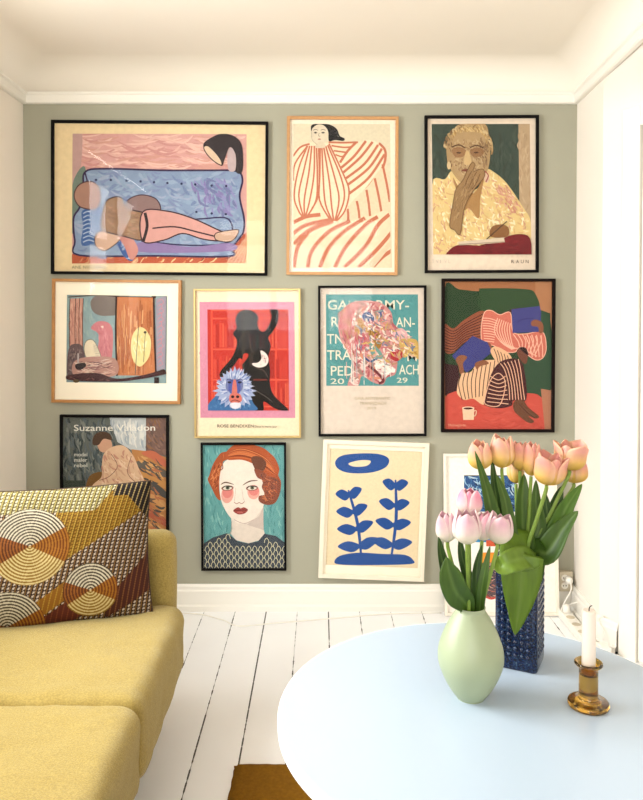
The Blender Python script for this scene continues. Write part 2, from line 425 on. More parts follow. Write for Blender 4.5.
sp('armrest', (-0.895, 0.33, 0.425, 0.44, 0.055, 0.255, 0.05), amp=0.004, seed=5, n=(50, 14, 36))
sp('backrest', (-1.235, 1.40, 0.56, 0.085, 0.985, 0.30, 0.075), amp=0.006, seed=6, n=(16, 70, 36))
for (x, y) in ((-0.535, 2.24), (-0.535, 0.42), (-1.2, 2.24), (-1.2, 0.42)):
    MB().tube([(x+0.87, y-1.4, 0.0), (x+0.87, y-1.4, 0.19)], [0.009, 0.014], 16).build('leg', M_legw, sofa, smooth=True)

# ------------------------------------------------------------------ pillow
def hsh(*a):
    return (math.sin(a[0]*12.9898+a[1]*78.233+(a[2] if len(a) > 2 else 0)*37.7)*43758.5453) % 1.0
def pillow_col(px, py):
    # pattern of the printed cloth, in millimetre-like units across the face
    C = [(29.5, 540, 40, 47), (90.5, 586, 28, 38), (8, 616, 37, 46), (60, 700, 35, 40), (-45, 590, 36, 44)]
    W = (226, 216, 190); DK = (54, 34, 26)
    for (cx, cy, r0, rr) in C:
        dx, dy = px-cx, (py-cy)*1.08
        d = math.hypot(dx, dy)
        if d < r0:
            a = math.degrees(math.atan2(-dy, dx))
            line = (d % 3.15) < 1.5
            if 28 < a < 158: return W if line else (78, 66, 48)
            if -150 < a < -28: return (232, 212, 150) if line else (150, 112, 38)
            if abs(a) <= 28: return (176, 116, 34) if line else (120, 62, 22)
            return (160, 96, 36) if line else (96, 50, 26)
    # slanted stitch lines
    s = px + (py-480)*0.27
    k = math.floor(s/5.3); f = s/5.3-k
    q = py + 0.4*px
    # broad colour fields of the cloth
    band = (px-20) + (py-560)*1.25
    diag = px*0.55 + py
    if px > 113 and py-482 < 13+max(0, px-128)*1.1 and px + (py-482)*0.6 > 117: base, ln, ds = (30, 22, 20), (196, 170, 110), None
    elif py < 508 and px+(py-482)*0.9 < 118: base, ln, ds = (96, 82, 44), (196, 180, 100), (226, 218, 182)
    elif diag < 592 and px > 55: base, ln, ds = (112, 76, 18), (206, 172, 66), (168, 126, 36)
    elif px*0.9 + py > 692 and px*0.5+py < 668 and px > 104: base, ln, ds = (76, 36, 24), (140, 86, 46), None
    elif abs((py-600)+(px-40)*0.62) < 9 and px < 75: base, ln, ds = (150, 100, 28), (190, 146, 52), None
    elif abs((py-618)+(px-48)*0.62) < 12 and px < 84: base, ln, ds = (92, 38, 22), (130, 66, 34), None
    else: base, ln, ds = DK, (150, 108, 52), (222, 206, 184)
    if f < 0.17: return ln
    if ds and 0.48 < f < 0.86:
        if ((q*0.5 + k*0.37) % 1.6) < 0.95: return ds
    return base
def make_pillow():
    W_, H_, T_ = 0.60, 0.402, 0.15
    br = Vector((-0.520, 2.280, 0.456)); bl_dir = Vector((-0.965, -0.26, 0)).normalized()
    up = Vector((0.0, 0.0, 1.0)); nrm = Vector((0.26, -0.965, 0)).normalized()
    lean = math.radians(12)
    upv = (up*math.cos(lean) - nrm*math.sin(lean)).normalized(); nv = (nrm*math.cos(lean)+up*math.sin(lean)).normalized()
    ctr = br + bl_dir*W_/2 + upv*H_/2 
    root = empty('throw_pillow', ctr, 'rectangular throw pillow printed with concentric circles and dashed stripes in brown and gold', 'pillow')
    nu, nv_ = 340, 240; V = []; Fc = []; Cc = []
    for side in (1, -1):
        b0 = len(V)
        n1, n2 = (nu, nv_) if side == 1 else (60, 40)
        for i in range(n1+1):
            for j in range(n2+1):
                u = -1+2*i/n1; v = -1+2*j/n2
                e = max(0, (1-abs(u)**2.6))**0.5 * max(0, (1-abs(v)**2.6))**0.5
                t = T_/2*e
                t += 0.004*noise.noise(Vector((u*4, v*3, 2.0)))*min(1, e*2)
                # creases running into the corners
                t += 0.004*math.sin(9*math.atan2(v-0.9, u-0.9)*1.6)*e*(abs(u*v))**1.5
                xx = -u*W_/2*(1-0.045*(1-v*v)); yy = v*H_/2*(1-(0.05 if v > 0 else -0.012)*(1-u*u))
                sag = 0.0
                # u=+1 is the left end here, u=-1 the right end
                p = -bl_dir*xx + upv*yy + nv*t*side
                V.append(p)
                rx = (1+u)/2*W_  # distance from right edge
                ry = (1-v)/2*H_
                px = 152 - rx*345; py = 483 + ry*332 + rx*4
                Cc.append([c_*0.62 for c_ in lin(pillow_col(px, py))] if side == 1 else lin((70, 44, 30)))
        for i in range(n1):
            for j in range(n2):
                q = (b0+i*(n2+1)+j, b0+(i+1)*(n2+1)+j, b0+(i+1)*(n2+1)+j+1, b0+i*(n2+1)+j+1)
                Fc.append(q if side == 1 else q[::-1])
    mesh('pillow_cover', V, Fc, M_pillow, root, smooth=True, cols=Cc)
    # piped seam round the edge
    pts = []
    K = 24
    for (a, b_) in (((-1, -1), (1, -1)), ((1, -1), (1, 1)), ((1, 1), (-1, 1)), ((-1, 1), (-1, -1))):
        for k in range(K):
            u = a[0]+(b_[0]-a[0])*k/K; v = a[1]+(b_[1]-a[1])*k/K
            xx = -u*W_/2*(1-0.045*(1-v*v)); yy = v*H_/2*(1-(0.05 if v > 0 else -0.012)*(1-u*u))
            pts.append(-bl_dir*xx+upv*yy)
    pts.append(pts[0])
    MB().tube(pts, 0.0028, 6, caps=False).build('seam', simple('seam_thread', (60, 42, 28), 0.9), root, smooth=True)
make_pillow()

# ------------------------------------------------------------------ rug
def make_rug():
    x0, x1, y0, y1 = -0.262, 1.25, 0.55, 2.235
    n = 120; m = 130; V = []; Fc = []
    random.seed(4)
    for i in range(n+1):
        for j in range(m+1):
            u = i/n; v = j/m; x = x0+(x1-x0)*u; y = y0+(y1-y0)*v
            ed = min(u*(x1-x0), (1-u)*(x1-x0), v*(y1-y0), (1-v)*(y1-y0))
            z = 0.014*min(1, (ed/0.012))**0.5 if ed > 0 else 0.001
            if ed == 0: x += random.uniform(-.002, .002); y += random.uniform(-.002, .002)
            V.append((x, y, z+random.uniform(0, .0016)))
    for i in range(n):
        for j in range(m): Fc.append((i*(m+1)+j, (i+1)*(m+1)+j, (i+1)*(m+1)+j+1, i*(m+1)+j+1))
    tag(mesh('rug', V, Fc, M_rug, smooth=True), 'brown mustard pile rug on the white floorboards under the round table', 'rug')
make_rug()

# ------------------------------------------------------------------ table
TZ = 0.62
TC = (0.331, 1.406); TR = 0.412
tb = empty('round_table', (TC[0], TC[1], 0.016), 'pale blue round table with white rim holding two tulip vases and a candle', 'table')
def make_table():
    z = TZ-0.016
    MB().lathe([(0, z-0.0005), (TR-0.010, z-0.0005), (TR-0.010, z), (0, z)] , n=128)
    n = 160
    prof = [(0.0, z-0.006), (TR-0.0055, z-0.006), (TR-0.0049, z-0.0006), (TR-0.007, z), (0.0, z)]
    MB().lathe(prof[::-1][::-1], n=n).build('tabletop', M_table, tb, smooth=False)
    e = [(TR-0.03, z-0.007), (TR-0.005, z-0.007), (TR-0.005, z-0.0007), (TR-0.003, z-0.0006), (TR-0.0008, z-0.002), (TR, z-0.004), (TR, z-0.022), (TR-0.004, z-0.026), (TR-0.03, z-0.026), (TR-0.03, z-0.007)]
    MB().lathe(e, n=n).build('table_edge', M_tedge, tb, smooth=False)
    MB().lathe([(0, z-0.0262), (TR-0.031, z-0.0262), (TR-0.031, z-0.0062), (0, z-0.0062)], n=64).build('table_underside', M_tedge, tb)
    for k in range(3):
        a = math.radians(60+120*k+20)
        c, s = math.cos(a), math.sin(a)
        MB().tube([(0.27*c, 0.27*s, 0.0045), (0.20*c, 0.20*s, z-0.0265)], [0.012, 0.018], 20).build('leg', M_tedge, tb, smooth=True)
make_table()

# ------------------------------------------------------------------ vases
gv = on(470.5, 697, TZ)
gvase = empty('ceramic_vase', (gv.x, gv.y, TZ), 'pale green matte egg-shaped vase holding the lower bunch of pink tulips', 'vase')
pg = [(0.0, 0.0), (0.025, 0.0), (0.0275, 0.002), (0.038, 0.015), (0.050, 0.035), (0.0615, 0.062), (0.0648, 0.082), (0.0625, 0.103), (0.0535, 0.129), (0.042, 0.153), (0.0325, 0.168), (0.0285, 0.174), (0.0283, 0.179), (0.0288, 0.1815), (0.0275, 0.1825), (0.0262, 0.180), (0.0262, 0.172), (0.034, 0.16), (0.048, 0.13), (0.058, 0.10), (0.058, 0.07), (0.045, 0.035), (0.02, 0.008), (0.0, 0.006)]
pg2 = [Vector((a, b_, 0)) for a, b_ in pg]
pg2 = [(max(0, p.x), max(0, p.y)) for p in crom(pg2, 4)]
MB().lathe(pg2, n=64).build('vase_body', M_gvase, gvase, smooth=True)

def bvase_mat():
    m, N, L, P = newmat('cobalt_glaze')
    P.inputs['Roughness'].default_value = 0.24; P.inputs['Specular IOR Level'].default_value = 0.4
    tc = N.new('ShaderNodeTexCoord'); v = N.new('ShaderNodeTexNoise'); v.inputs['Scale'].default_value = 260; v.inputs['Detail'].default_value = 3
    L.new(tc.outputs['Object'], v.inputs['Vector'])
    r = N.new('ShaderNodeValToRGB'); L.new(v.outputs[0], r.inputs[0])
    e = r.color_ramp.elements; e[0].position = 0.40; e[0].color = rgba((10, 16, 34)); e[1].position = 0.86; e[1].color = rgba((96, 116, 120))
    k = r.color_ramp.elements.new(0.52); k.color = rgba((14, 28, 66)); k = r.color_ramp.elements.new(0.62); k.color = rgba((30, 52, 78))
    L.new(r.outputs[0], P.inputs['Base Color']); return m
M_bvase = bvase_mat()
bA = on(494.3, 666.5, TZ); bB = on(537, 675.6, TZ); bC = on(547.7, 659.5, TZ)
bd = (bB-bA).normalized(); bn = Vector((-bd.y, bd.x, 0)); BW = (bB-bA).length
bc = (bA+bB)/2 + bn*BW/2
bvase = empty('square_vase', (bc.x, bc.y, TZ), 'tall square cobalt blue vase with studded sides holding the taller yellow-pink tulips', 'vase', rot=(0, 0, math.atan2(bd.y, bd.x)))
BH = 0.245
def make_bvase():
    h = BW/2; r = 0.008
    def ring(hh, z, rr):
        pts = []
        for (sx, sy, a0) in ((1, 1, 0), (-1, 1, 90), (-1, -1, 180), (1, -1, 270)):
            for k in range(5):
                a = math.radians(a0+90*k/4); pts.append(((hh-rr)*sx+rr*math.cos(a), (hh-rr)*sy+rr*math.sin(a), z))
        return pts
    rings = [ring(h-0.004, 0, r), ring(h-0.001, 0.003, r), ring(h, 0.012, r), ring(h, BH-0.01, r), ring(h-0.001, BH-0.003, r), ring(h-0.004, BH, r), ring(h-0.007, BH-0.003, r*.6), ring(h-0.007, 0.02, r*.6)]
    V = [p for q in rings for p in q]; n = 20
    Fc = [(i*n+k, i*n+(k+1) % n, (i+1)*n+(k+1) % n, (i+1)*n+k) for i in range(len(rings)-1) for k in range(n)]
    Fc += [tuple(range(n-1, -1, -1)), tuple(range((len(rings)-1)*n, len(rings)*n))]
    mb = MB(); mb.add(V, Fc)
    # studs pressed out of the clay, part of the vase wall, on all four sides
    for f in range(4):
        ca, sa = math.cos(math.pi/2*f), math.sin(math.pi/2*f)
        for c in range(5):
            for q in range(14):
                x = (c-2)*BW*0.150; z = 0.034+q*0.0145
                V = []; Fq = []; nn = 10
                for (rr, dd) in [(a_, d_*(1 if f % 2 == 0 else 0.45)) for a_, d_ in ((0.0050, -0.0008), (0.0046, 0.0024), (0.0029, 0.0042), (0.0, 0.0048))]:
                    for k in range(nn):
                        a = 2*math.pi*k/nn; X = x+rr*math.cos(a); Z = z+rr*math.sin(a); Y = -(h+dd)
                        V.append((X*ca-Y*sa, X*sa+Y*ca, Z))
                Fq = [(i*nn+k, i*nn+(k+1) % nn, (i+1)*nn+(k+1) % nn, (i+1)*nn+k) for i in range(3) for k in range(nn)]
                mb.add(V, Fq)
    mb.build('vase_body', M_bvase, bvase, smooth=True)
make_bvase()

# ------------------------------------------------------------------ tulips
def mixc(a, b, t):
    t = max(0, min(1, t)); return [a[i]*(1-t)+b[i]*t for i in range(3)]
def petal_mesh(R, H, phi, aw, openk, scale, pal, seed, tipout=0.0):
    ns, nt = 14, 10; V = []; Cc = []
    rnd = random.Random(seed); jz = rnd.uniform(-.05, .05); wob = rnd.uniform(-1, 1)
    for i in range(ns+1):
        s = i/ns
        if s < 0.42: rr = math.sqrt(max(0, 1-(1-s/0.42)**2))**1.1
        else: rr = 1 - (1-openk)*((s-0.42)/0.58)**1.7
        rr += tipout*max(0, s-0.55)**1.3
        wid = math.sqrt(max(0, 1-abs((s-0.50)/0.505)**3.2)) if s > 0.12 else 0.5+s*3.0
        if i == ns: wid = 0.22
        zz = H*(1+jz)*(s*0.98+0.02)
        for j in range(nt+1):
            t = -1+2*j/nt
            a = phi+t*aw*wid
            rad = R*scale*rr*(1 - 0.10*t*t + 0.018*math.sin(7*t+wob*3)*s) 
            rad += R*0.05*(1-abs(t))*s     # centre rib
            rad = max(rad, 0.0015)
            z = zz - H*0.05*abs(t)**2*s
            V.append((rad*math.cos(a), rad*math.sin(a), z))
            c = mixc(pal[0], pal[1], (s-0.02)/0.42); c = mixc(c, pal[2], (s-0.36)/0.42)
            c = mixc(c, pal[3], min(1, 0.85*(abs(t)**1.6)*min(1, s*2.2) + 0.5*max(0, s-0.82)*3))
            k = 0.04*math.sin(t*26+seed)*s
            Cc.append([max(0, x*(1+k)) for x in lin(c)])
    Fc = [(i*(nt+1)+j, (i+1)*(nt+1)+j, (i+1)*(nt+1)+j+1, i*(nt+1)+j+1) for i in range(ns) for j in range(nt)]
    return V, Fc, Cc
PINK = [(222, 220, 184), (238, 224, 214), (224, 182, 196), (242, 228, 222)]
PEACH = [(204, 168, 56), (238, 204, 116), (234, 176, 164), (246, 214, 176)]
PEACH2 = [(204, 168, 60), (238, 198, 116), (230, 162, 152), (244, 206, 176)]
def tube_cols(V, n, c0, c1):
    m = len(V)//n; return [lin(mixc(c0, c1, (i//n)/max(1, m-1))) for i in range(len(V))]
def leaf(root, pts, width, face, base=Vector((0, 0, 0)), fold=0.25, cols=((70, 104, 40), (104, 140, 58)), tipw=0.0, prof=None, twist=0.0, name='leaf', curl=0.0):
    # pts: centre line (world), face: direction the upper side looks
    P = crom([Vector(p) for p in pts], 8); n = len(P); nt = 8; V = []; Cc = []
    fc = Vector(face).normalized()
    for i, p in enumerate(P):
        s = i/(n-1)
        t = (P[min(i+1, n-1)]-P[max(i-1, 0)]).normalized()
        f0 = fc.copy()
        side = t.cross(f0)
        if side.length < 1e-3: side = Vector((1, 0, 0))
        side.normalize(); up = side.cross(t).normalized()
        if twist:
            r = Matrix.Rotation(twist*s, 3, t); side = r @ side; up = r @ up
        if prof: 
            q = s*(len(prof)-1); k = min(int(q), len(prof)-2); wd = width*(prof[k]*(1-(q-k))+prof[k+1]*(q-k))
        else: wd = width*(math.sin(math.pi*min(1, (s*0.86+0.14)))**0.8 if s < 1 else 0)
        wd = max(wd, 0.0006)
        for j in range(nt+1):
            u = -1+2*j/nt
            V.append(p + side*u*wd*0.5 + up*(abs(u)**1.5)*wd*0.5*fold*(1 if curl == 0 else math.cos(curl*s)) - base)
            c = mixc(cols[0], cols[1], s*0.55+0.2*abs(u)+0.12*math.sin(u*20)*0.5)
            if abs(u) < 0.01: c = mixc(c, (140, 165, 90), 0.35)
            Cc.append(lin(c))
    Fc = [(i*(nt+1)+j, (i+1)*(nt+1)+j, (i+1)*(nt+1)+j+1, i*(nt+1)+j+1) for i in range(n-1) for j in range(nt)]
    return mesh(name, V, Fc, M_leaf, root, smooth=True, cols=Cc, solid=0.0012)
def tulip(px, pyb, Y, hpx, wpx, foot, label, pal, group, tilt=(0, 0), openk=0.6, tipout=0.0, seed=0, mid=None, rot=None, leaves=(), stem_r=0.0042, stemc=((100, 128, 48), (134, 156, 70))):
    # px, pyb: where the base of the flower stands in the view, Y its distance
    b = at(px, pyb, Y); k = Y/F; H = hpx*k; R = wpx*k/2*1.04
    foot = Vector(foot)
    root = empty('tulip', foot, label, 'flower', group)
    rnd = random.Random(seed)
    d = Vector((tilt[0], tilt[1], 1)).normalized()
    if Y < 1.5: ax, nz_, lim = gv, TZ+0.18, 0.018
    else: ax, nz_, lim = bc, TZ+BH, 0.030
    off = Vector((b.x-ax.x, b.y-ax.y, 0)); off = off*min(0.6, lim/max(off.length, 1e-4))
    nkp = Vector((ax.x, ax.y, nz_))+off
    if mid: nkp += Vector(mid)
    pts = [foot, nkp, nkp.lerp(b, 0.5)+Vector((0, 0, 0)), b-d*H*0.22, b]
    P = crom(pts, 7); mb = MB(); mb.tube([p-foot for p in P], [stem_r*(1.0-0.15*i/len(P)) for i in range(len(P))], 10)
    mesh('stem', mb.v, mb.f, M_stem, root, smooth=True, cols=tube_cols(mb.v, 10, stemc[0], stemc[1]))
    q = d.to_track_quat('Z', 'Y'); a0 = rot if rot is not None else rnd.uniform(0, 6)
    for i in range(6):
        inner = i % 2
        V, Fc, Cc = petal_mesh(R, H*(0.97 if inner else 1.0), a0+math.pi/3*i, 0.80 if inner else 0.96, openk*(0.86 if inner else 1), 0.86 if inner else 1.0, pal, seed*10+i, tipout*(0.4 if inner else 1))
        V = [q @ Vector(v) + (b-foot) for v in V]
        mesh('petal', V, Fc, M_petal, root, smooth=True, cols=Cc, solid=0.0009, sub=1)
    for lf in leaves: leaf(root, lf['pts'], lf['w'], lf.get('face', (0, -1, 0.1)), base=foot, **{k_: v for k_, v in lf.items() if k_ not in ('pts', 'w', 'face')})
    return root
GL = ((48, 76, 20), (82, 114, 34)); YL = ((84, 116, 36), (138, 160, 60)); DL = ((32, 58, 18), (60, 90, 28))
gy = gv.y
gf = lambda dx, dy: (gv.x+dx, gv.y+dy, TZ+0.04)
G1 = 'pink tulips in the green vase'
A_ = lambda *p: [at(*q) for q in p]
nk = TZ+0.182   # neck of the green vase
gn = lambda dx, dy: Vector((gv.x+dx, gv.y+dy, nk))
tulip(447.5, 542.5, gy-0.01, 31, 21, gf(-0.01, 0), 'narrow pale pink tulip at the far left of the green vase', PINK, G1, tilt=(-0.12, -0.05), openk=0.55, seed=1, tipout=0.15,
      leaves=[dict(pts=[gn(-0.014, -0.004)-Vector((0, 0, .05)), gn(-0.016, -0.006)]+A_((449, 585, gy-.02), (441, 556, gy-.02), (438.5, 537, gy-.025)), w=0.030, cols=DL, fold=0.4, face=(0.5, -0.8, 0.1))])
tulip(467, 544.5, gy-0.035, 34, 29, gf(0.0, -0.01), 'largest white-pink tulip in front in the green vase', PINK, G1, tilt=(-0.03, -0.08), openk=0.62, seed=2, rot=-1.35,
      leaves=[dict(pts=[gn(-0.006, -0.008)-Vector((0, 0, .06)), gn(-0.008, -0.014)]+A_((456, 592, gy-.035), (449, 572, gy-.04), (446.5, 557, gy-.04)), w=0.050, cols=GL, fold=0.25, prof=[.28, .3, .42, .8, 1, 1, .95, .75, .35, 0.02])])
tulip(469, 515, gy+0.015, 27, 25, gf(0.0, 0.012), 'deeper pink tulip standing highest in the green vase', [PINK[0], (248, 214, 214), (232, 150, 178), PINK[3]], G1, tilt=(0.02, -0.05), openk=0.6, seed=3, rot=-1.2,
      leaves=[dict(pts=[gn(0.0, 0.01)-Vector((0, 0, .05)), gn(0.0, 0.012)]+A_((471, 590, gy+.02), (462, 556, gy+.02), (460, 535, gy+.02)), w=0.024, cols=DL)])
tulip(482, 541, gy+0.005, 30, 22, gf(0.008, 0.004), 'pink tulip half hidden between two larger blooms in green vase', [PINK[0], (246, 210, 210), (230, 156, 178), PINK[3]], G1, tilt=(0.08, 0), openk=0.6, seed=4,
      leaves=[dict(pts=[gn(0.008, -0.002)-Vector((0, 0, .05)), gn(0.010, -0.004)]+A_((476, 590, gy-.005), (477, 566, gy), (482, 545, gy)), w=0.022, cols=DL)])
tulip(497.5, 544, gy-0.02, 31, 27, gf(0.012, -0.004), 'pink tulip at the right of the green vase, leaning right', PINK, G1, tilt=(0.1, -0.1), openk=0.66, seed=5, rot=-0.4,
      mid=(0.004, 0, 0),
      leaves=[dict(pts=[gn(0.014, -0.008)-Vector((0, 0, .05)), gn(0.016, -0.010)]+A_((482, 588, gy-.018), (486, 566, gy-.015), (490, 546, gy-.01)), w=0.020, cols=GL, face=(-0.5, -0.8, 0.1))])

by = bc.y
bf = lambda dx, dy: (bc.x+dx, bc.y+dy, TZ+0.05)
bt = lambda dx, dy: Vector((bc.x+dx, bc.y+dy, TZ+BH))
G2 = 'yellow and pink tulips in the blue vase'
tulip(481, 470, by-0.01, 29, 24, bf(-0.02, 0), 'leftmost yellow and pink tulip of the tall bunch', PEACH, G2, tilt=(-0.1, -0.05), openk=0.62, seed=11,
      leaves=[dict(pts=[bt(-0.024, -0.015)-Vector((0, 0, .06)), bt(-0.026, -0.017)]+A_((497, 532, by-.03), (486, 488, by-.035), (475, 451, by-.04)), w=0.038, cols=GL, face=(0.25, -1, 0.1), fold=0.3, prof=[.6, .7, .8, .95, 1, .95, .8, .55, .3, .02])])
tulip(502, 468.5, by-0.005, 33, 25, bf(-0.012, 0.01), 'upright round tulip standing tallest in the blue vase', PEACH, G2, tilt=(-0.03, -0.05), openk=0.66, seed=12, rot=-1.57,
      leaves=[dict(pts=[bt(-0.016, -0.005)-Vector((0, 0, .06)), bt(-0.018, -0.007)]+A_((503, 530, by-.01), (495, 490, by-.01), (492, 458, by-.01)), w=0.030, cols=DL, face=(0.2, -1, 0.1)),
              dict(pts=[bt(-0.008, -0.012)-Vector((0, 0, .06)), bt(-0.008, -0.015)]+A_((512, 540, by-.03), (505, 500, by-.03), (496, 474, by-.03)), w=0.032, cols=GL, face=(0.1, -1, 0.1))])
tulip(520, 471, by+0.0, 30, 19, bf(-0.004, 0.006), 'slim peach tulip just right of the tallest round one', PEACH2, G2, tilt=(-0.02, -0.02), openk=0.6, seed=13, rot=-1.2,
      leaves=[dict(pts=[bt(0.0, -0.006)-Vector((0, 0, .06)), bt(0.001, -0.008)]+A_((523, 540, by-.01), (522, 500, by-.01), (524, 474, by-.005)), w=0.049, cols=GL, face=(0.2, -1, 0.1), fold=0.35)])
tulip(531, 476.5, by-0.015, 34, 19, bf(0.004, 0), 'slim peach tulip behind and left of the wide open front one', PEACH2, G2, tilt=(0.03, -0.02), openk=0.6, seed=14,
      leaves=[dict(pts=[bt(0.006, 0)-Vector((0, 0, .06)), bt(0.008, -0.002)]+A_((538, 530, by-.005), (536, 505, by-.002), (536, 480, by)), w=0.035, cols=GL, face=(-0.2, -1, 0.1))])
tulip(516, 484, by+0.03, 28, 17, bf(0, 0.02), 'peach tulip hidden low behind the two slim ones', PEACH, G2, tilt=(0, 0.1), openk=0.6, seed=15)
tulip(546.5, 485.5, by-0.045, 34, 31, bf(-0.024, -0.026), 'wide open front tulip with pink pointed petals on long bent stem', PEACH2, G2, tilt=(0.12, -0.12), openk=0.92, tipout=0.35, seed=16, rot=-1.1, mid=(-0.018, -0.012, 0.0), stem_r=0.0046)
tulip(569, 470.5, by-0.01, 29, 31, bf(0.02, 0.004), 'open tulip at the far right with one petal peeling outward', PEACH, G2, tilt=(0.10, -0.08), openk=0.95, tipout=0.55, seed=17, rot=-0.1,
      leaves=[dict(pts=[bt(0.022, -0.005)-Vector((0, 0, .06)), bt(0.026, -0.008)]+A_((552, 540, by-.01), (565, 510, by-.01), (582, 484, by-.02)), w=0.049, cols=((60, 96, 22), (96, 132, 36)), face=(-0.35, -1, 0.25), fold=0.3),
              dict(pts=[bt(0.028, -0.016)-Vector((0, 0, .06)), bt(0.030, -0.018)]+A_((548, 552, by-.035), (562, 530, by-.04), (578, 511, by-.045)), w=0.059, cols=GL, face=(-0.5, -0.7, 0.6), fold=0.3)])
tulip(573, 483.5, by+0.02, 24, 26, bf(0.016, 0.02), 'tulip tucked low under the open bloom at the far right', PEACH2, G2, tilt=(0.12, 0.1), openk=0.7, seed=18,
      leaves=[dict(pts=[bt(0.014, 0.01)-Vector((0, 0, .06)), bt(0.016, 0.01)]+A_((548, 540, by+.01), (556, 505, by+.01), (562, 486, by+.01)), w=0.041, cols=DL, face=(-0.2, -1, 0.1)),
              dict(pts=[bt(0.02, 0.004)-Vector((0, 0, .06)), bt(0.022, 0.002)]+A_((551, 545, by), (548, 520, by), (545, 492, by)), w=0.041, cols=DL, face=(-0.2, -1, 0.1))])
# the broad leaf that folds over the rim and hangs down the front of the vase
def big_leaf():
    fy = by - 0.062
    lroot = empty('tulip_leaf', bt(0, -BW/2-0.004), 'broad glossy tulip leaf folded over the rim of the blue vase', 'leaf')
    base = lroot.location.copy()
    pts = [bt(0.006, -0.028)-Vector((0, 0, .05)), bt(0.006, -0.032)] + A_((527, 556, fy+.022), (523, 550, fy+.008), (521, 556, fy-.010), (521, 578, fy-.018), (519, 605, fy-.014), (515, 635, fy-.006))
    leaf(lroot, pts, 0.092, (0.05, -0.75, 0.66), base=base, fold=0.10, cols=((82, 110, 24), (104, 132, 38)), prof=[.2, .3, .4, .6, .9, 1.0, 1.0, 1.0, 1.0, .98, .92, .8, .6, .32, .01])
    # the part of the blade that folds back over the rim
    pts = A_((534, 560, fy+.012), (524, 558, fy-.012), (510, 562, fy-.026), (500, 566, fy-.018), (496, 556, fy+.01))
    leaf(lroot, pts, 0.050, (0.1, -0.8, 0.6), base=base, fold=0.22, cols=((96, 124, 36), (118, 144, 50)), prof=[.7, .95, 1, .95, .8, .5, .1], name='folded_blade')
big_leaf()

# ------------------------------------------------------------------ candle and holder
hc = on(588.3, 706, TZ)
ch = empty('candle_holder', (hc.x, hc.y, TZ+0.0006), 'amber glass candle holder with round foot and flared rim on the pale blue table', 'candle holder')
pr = [(0.0, 0.004), (0.020, 0.003), (0.036, 0.0), (0.0382, 0.001), (0.0388, 0.003), (0.0388, 0.0075), (0.038, 0.0095), (0.036, 0.0102), (0.025, 0.0108), (0.0195, 0.016), (0.0182, 0.022), (0.0180, 0.05), (0.0180, 0.072), (0.019, 0.077), (0.0245, 0.080), (0.0268, 0.0825), (0.0265, 0.086), (0.0235, 0.087), (0.0185, 0.084), (0.0158, 0.080), (0.0152, 0.070), (0.0148, 0.062), (0.0, 0.061)]
MB().lathe(pr, n=56).build('holder_body', M_amber, ch, smooth=True)
cn = empty('taper_candle', (hc.x, hc.y, TZ+0.0626), 'short white pillar candle with burnt wick standing in the amber glass holder', 'candle')
MB().lathe([(0, 0), (0.0128, 0), (0.0131, 0.002), (0.0131, 0.121), (0.0122, 0.1245), (0.0112, 0.1255), (0.006, 0.1240), (0, 0.1235)], n=40).build('candle_body', M_wax, cn, smooth=True)
MB().tube([(0, 0, 0.123), (0.0002, 0, 0.128), (0.002, 0, 0.1325), (0.006, 0, 0.1345)], [0.0011, 0.0011, 0.001, 0.0007], 8).build('wick', M_wick, cn, smooth=True)

# ------------------------------------------------------------------ electrical bits by the back right corner
so = at(565, 579.5, WALL)
sk = empty('wall_socket', (so.x-0.005, WALL, so.z), 'beige wall socket low on the sage wall by the right corner', 'socket')
MB().box(-0.032, 0.032, -0.030, 0, -0.046, 0.046).build('socket_housing', M_beige, sk, bevel=0.004)
for z in (-0.018, 0.018):
    V = []; 
    b = MB()
    n = 20; V = [(0.016*math.cos(2*math.pi*k/n)*1 - 0.006, -0.0308, z*1.0+0.016*math.sin(2*math.pi*k/n)) for k in range(n)]
    V += [(x, -0.0295, zz) for x, y, zz in V]
    b.add(V, [tuple(range(n))]+[(k, (k+1) % n, n+(k+1) % n, n+k) for k in range(n)])
    f = b.build('socket_face', M_plastic, sk)
    MB().box(-0.014, -0.010, -0.0314, -0.0300, z-0.003, z+0.003).box(-0.002, 0.002, -0.0314, -0.0300, z-0.003, z+0.003).build('contact_hole', M_hole, f)
sx = so.x-0.005
plg = empty('power_plug', (sx+0.008, WALL-0.032, so.z+0.012), 'white plug pushed into the beige wall socket', 'plug')
MB().lathe([(0, 0), (0.015, 0), (0.017, 0.004), (0.016, 0.022), (0.010, 0.030), (0, 0.030)], n=24).build('plug_body', M_plastic, plg, smooth=True).rotation_euler = (math.pi/2, 0, 0)
# cord from the plug to the strip
stp0 = Vector((1.120, 3.37, 0.0)); 
cpts = [(sx+0.010, WALL-0.062, so.z+0.008), (sx+0.004, WALL-0.085, so.z-0.02), (sx-0.03, WALL-0.10, so.z-0.07), (sx-0.045, WALL-0.105, so.z-0.11), (sx-0.01, WALL-0.10, so.z-0.135), (sx+0.035, WALL-0.08, so.z-0.10), (sx+0.055, WALL-0.085, so.z-0.05), (sx+0.045, WALL-0.10, 0.08), (1.128, 3.33, 0.066)]
MB().tube([Vector(p)-plg.location for p in crom(cpts, 8)], 0.003, 8).build('cord', M_plastic, plg, smooth=True)
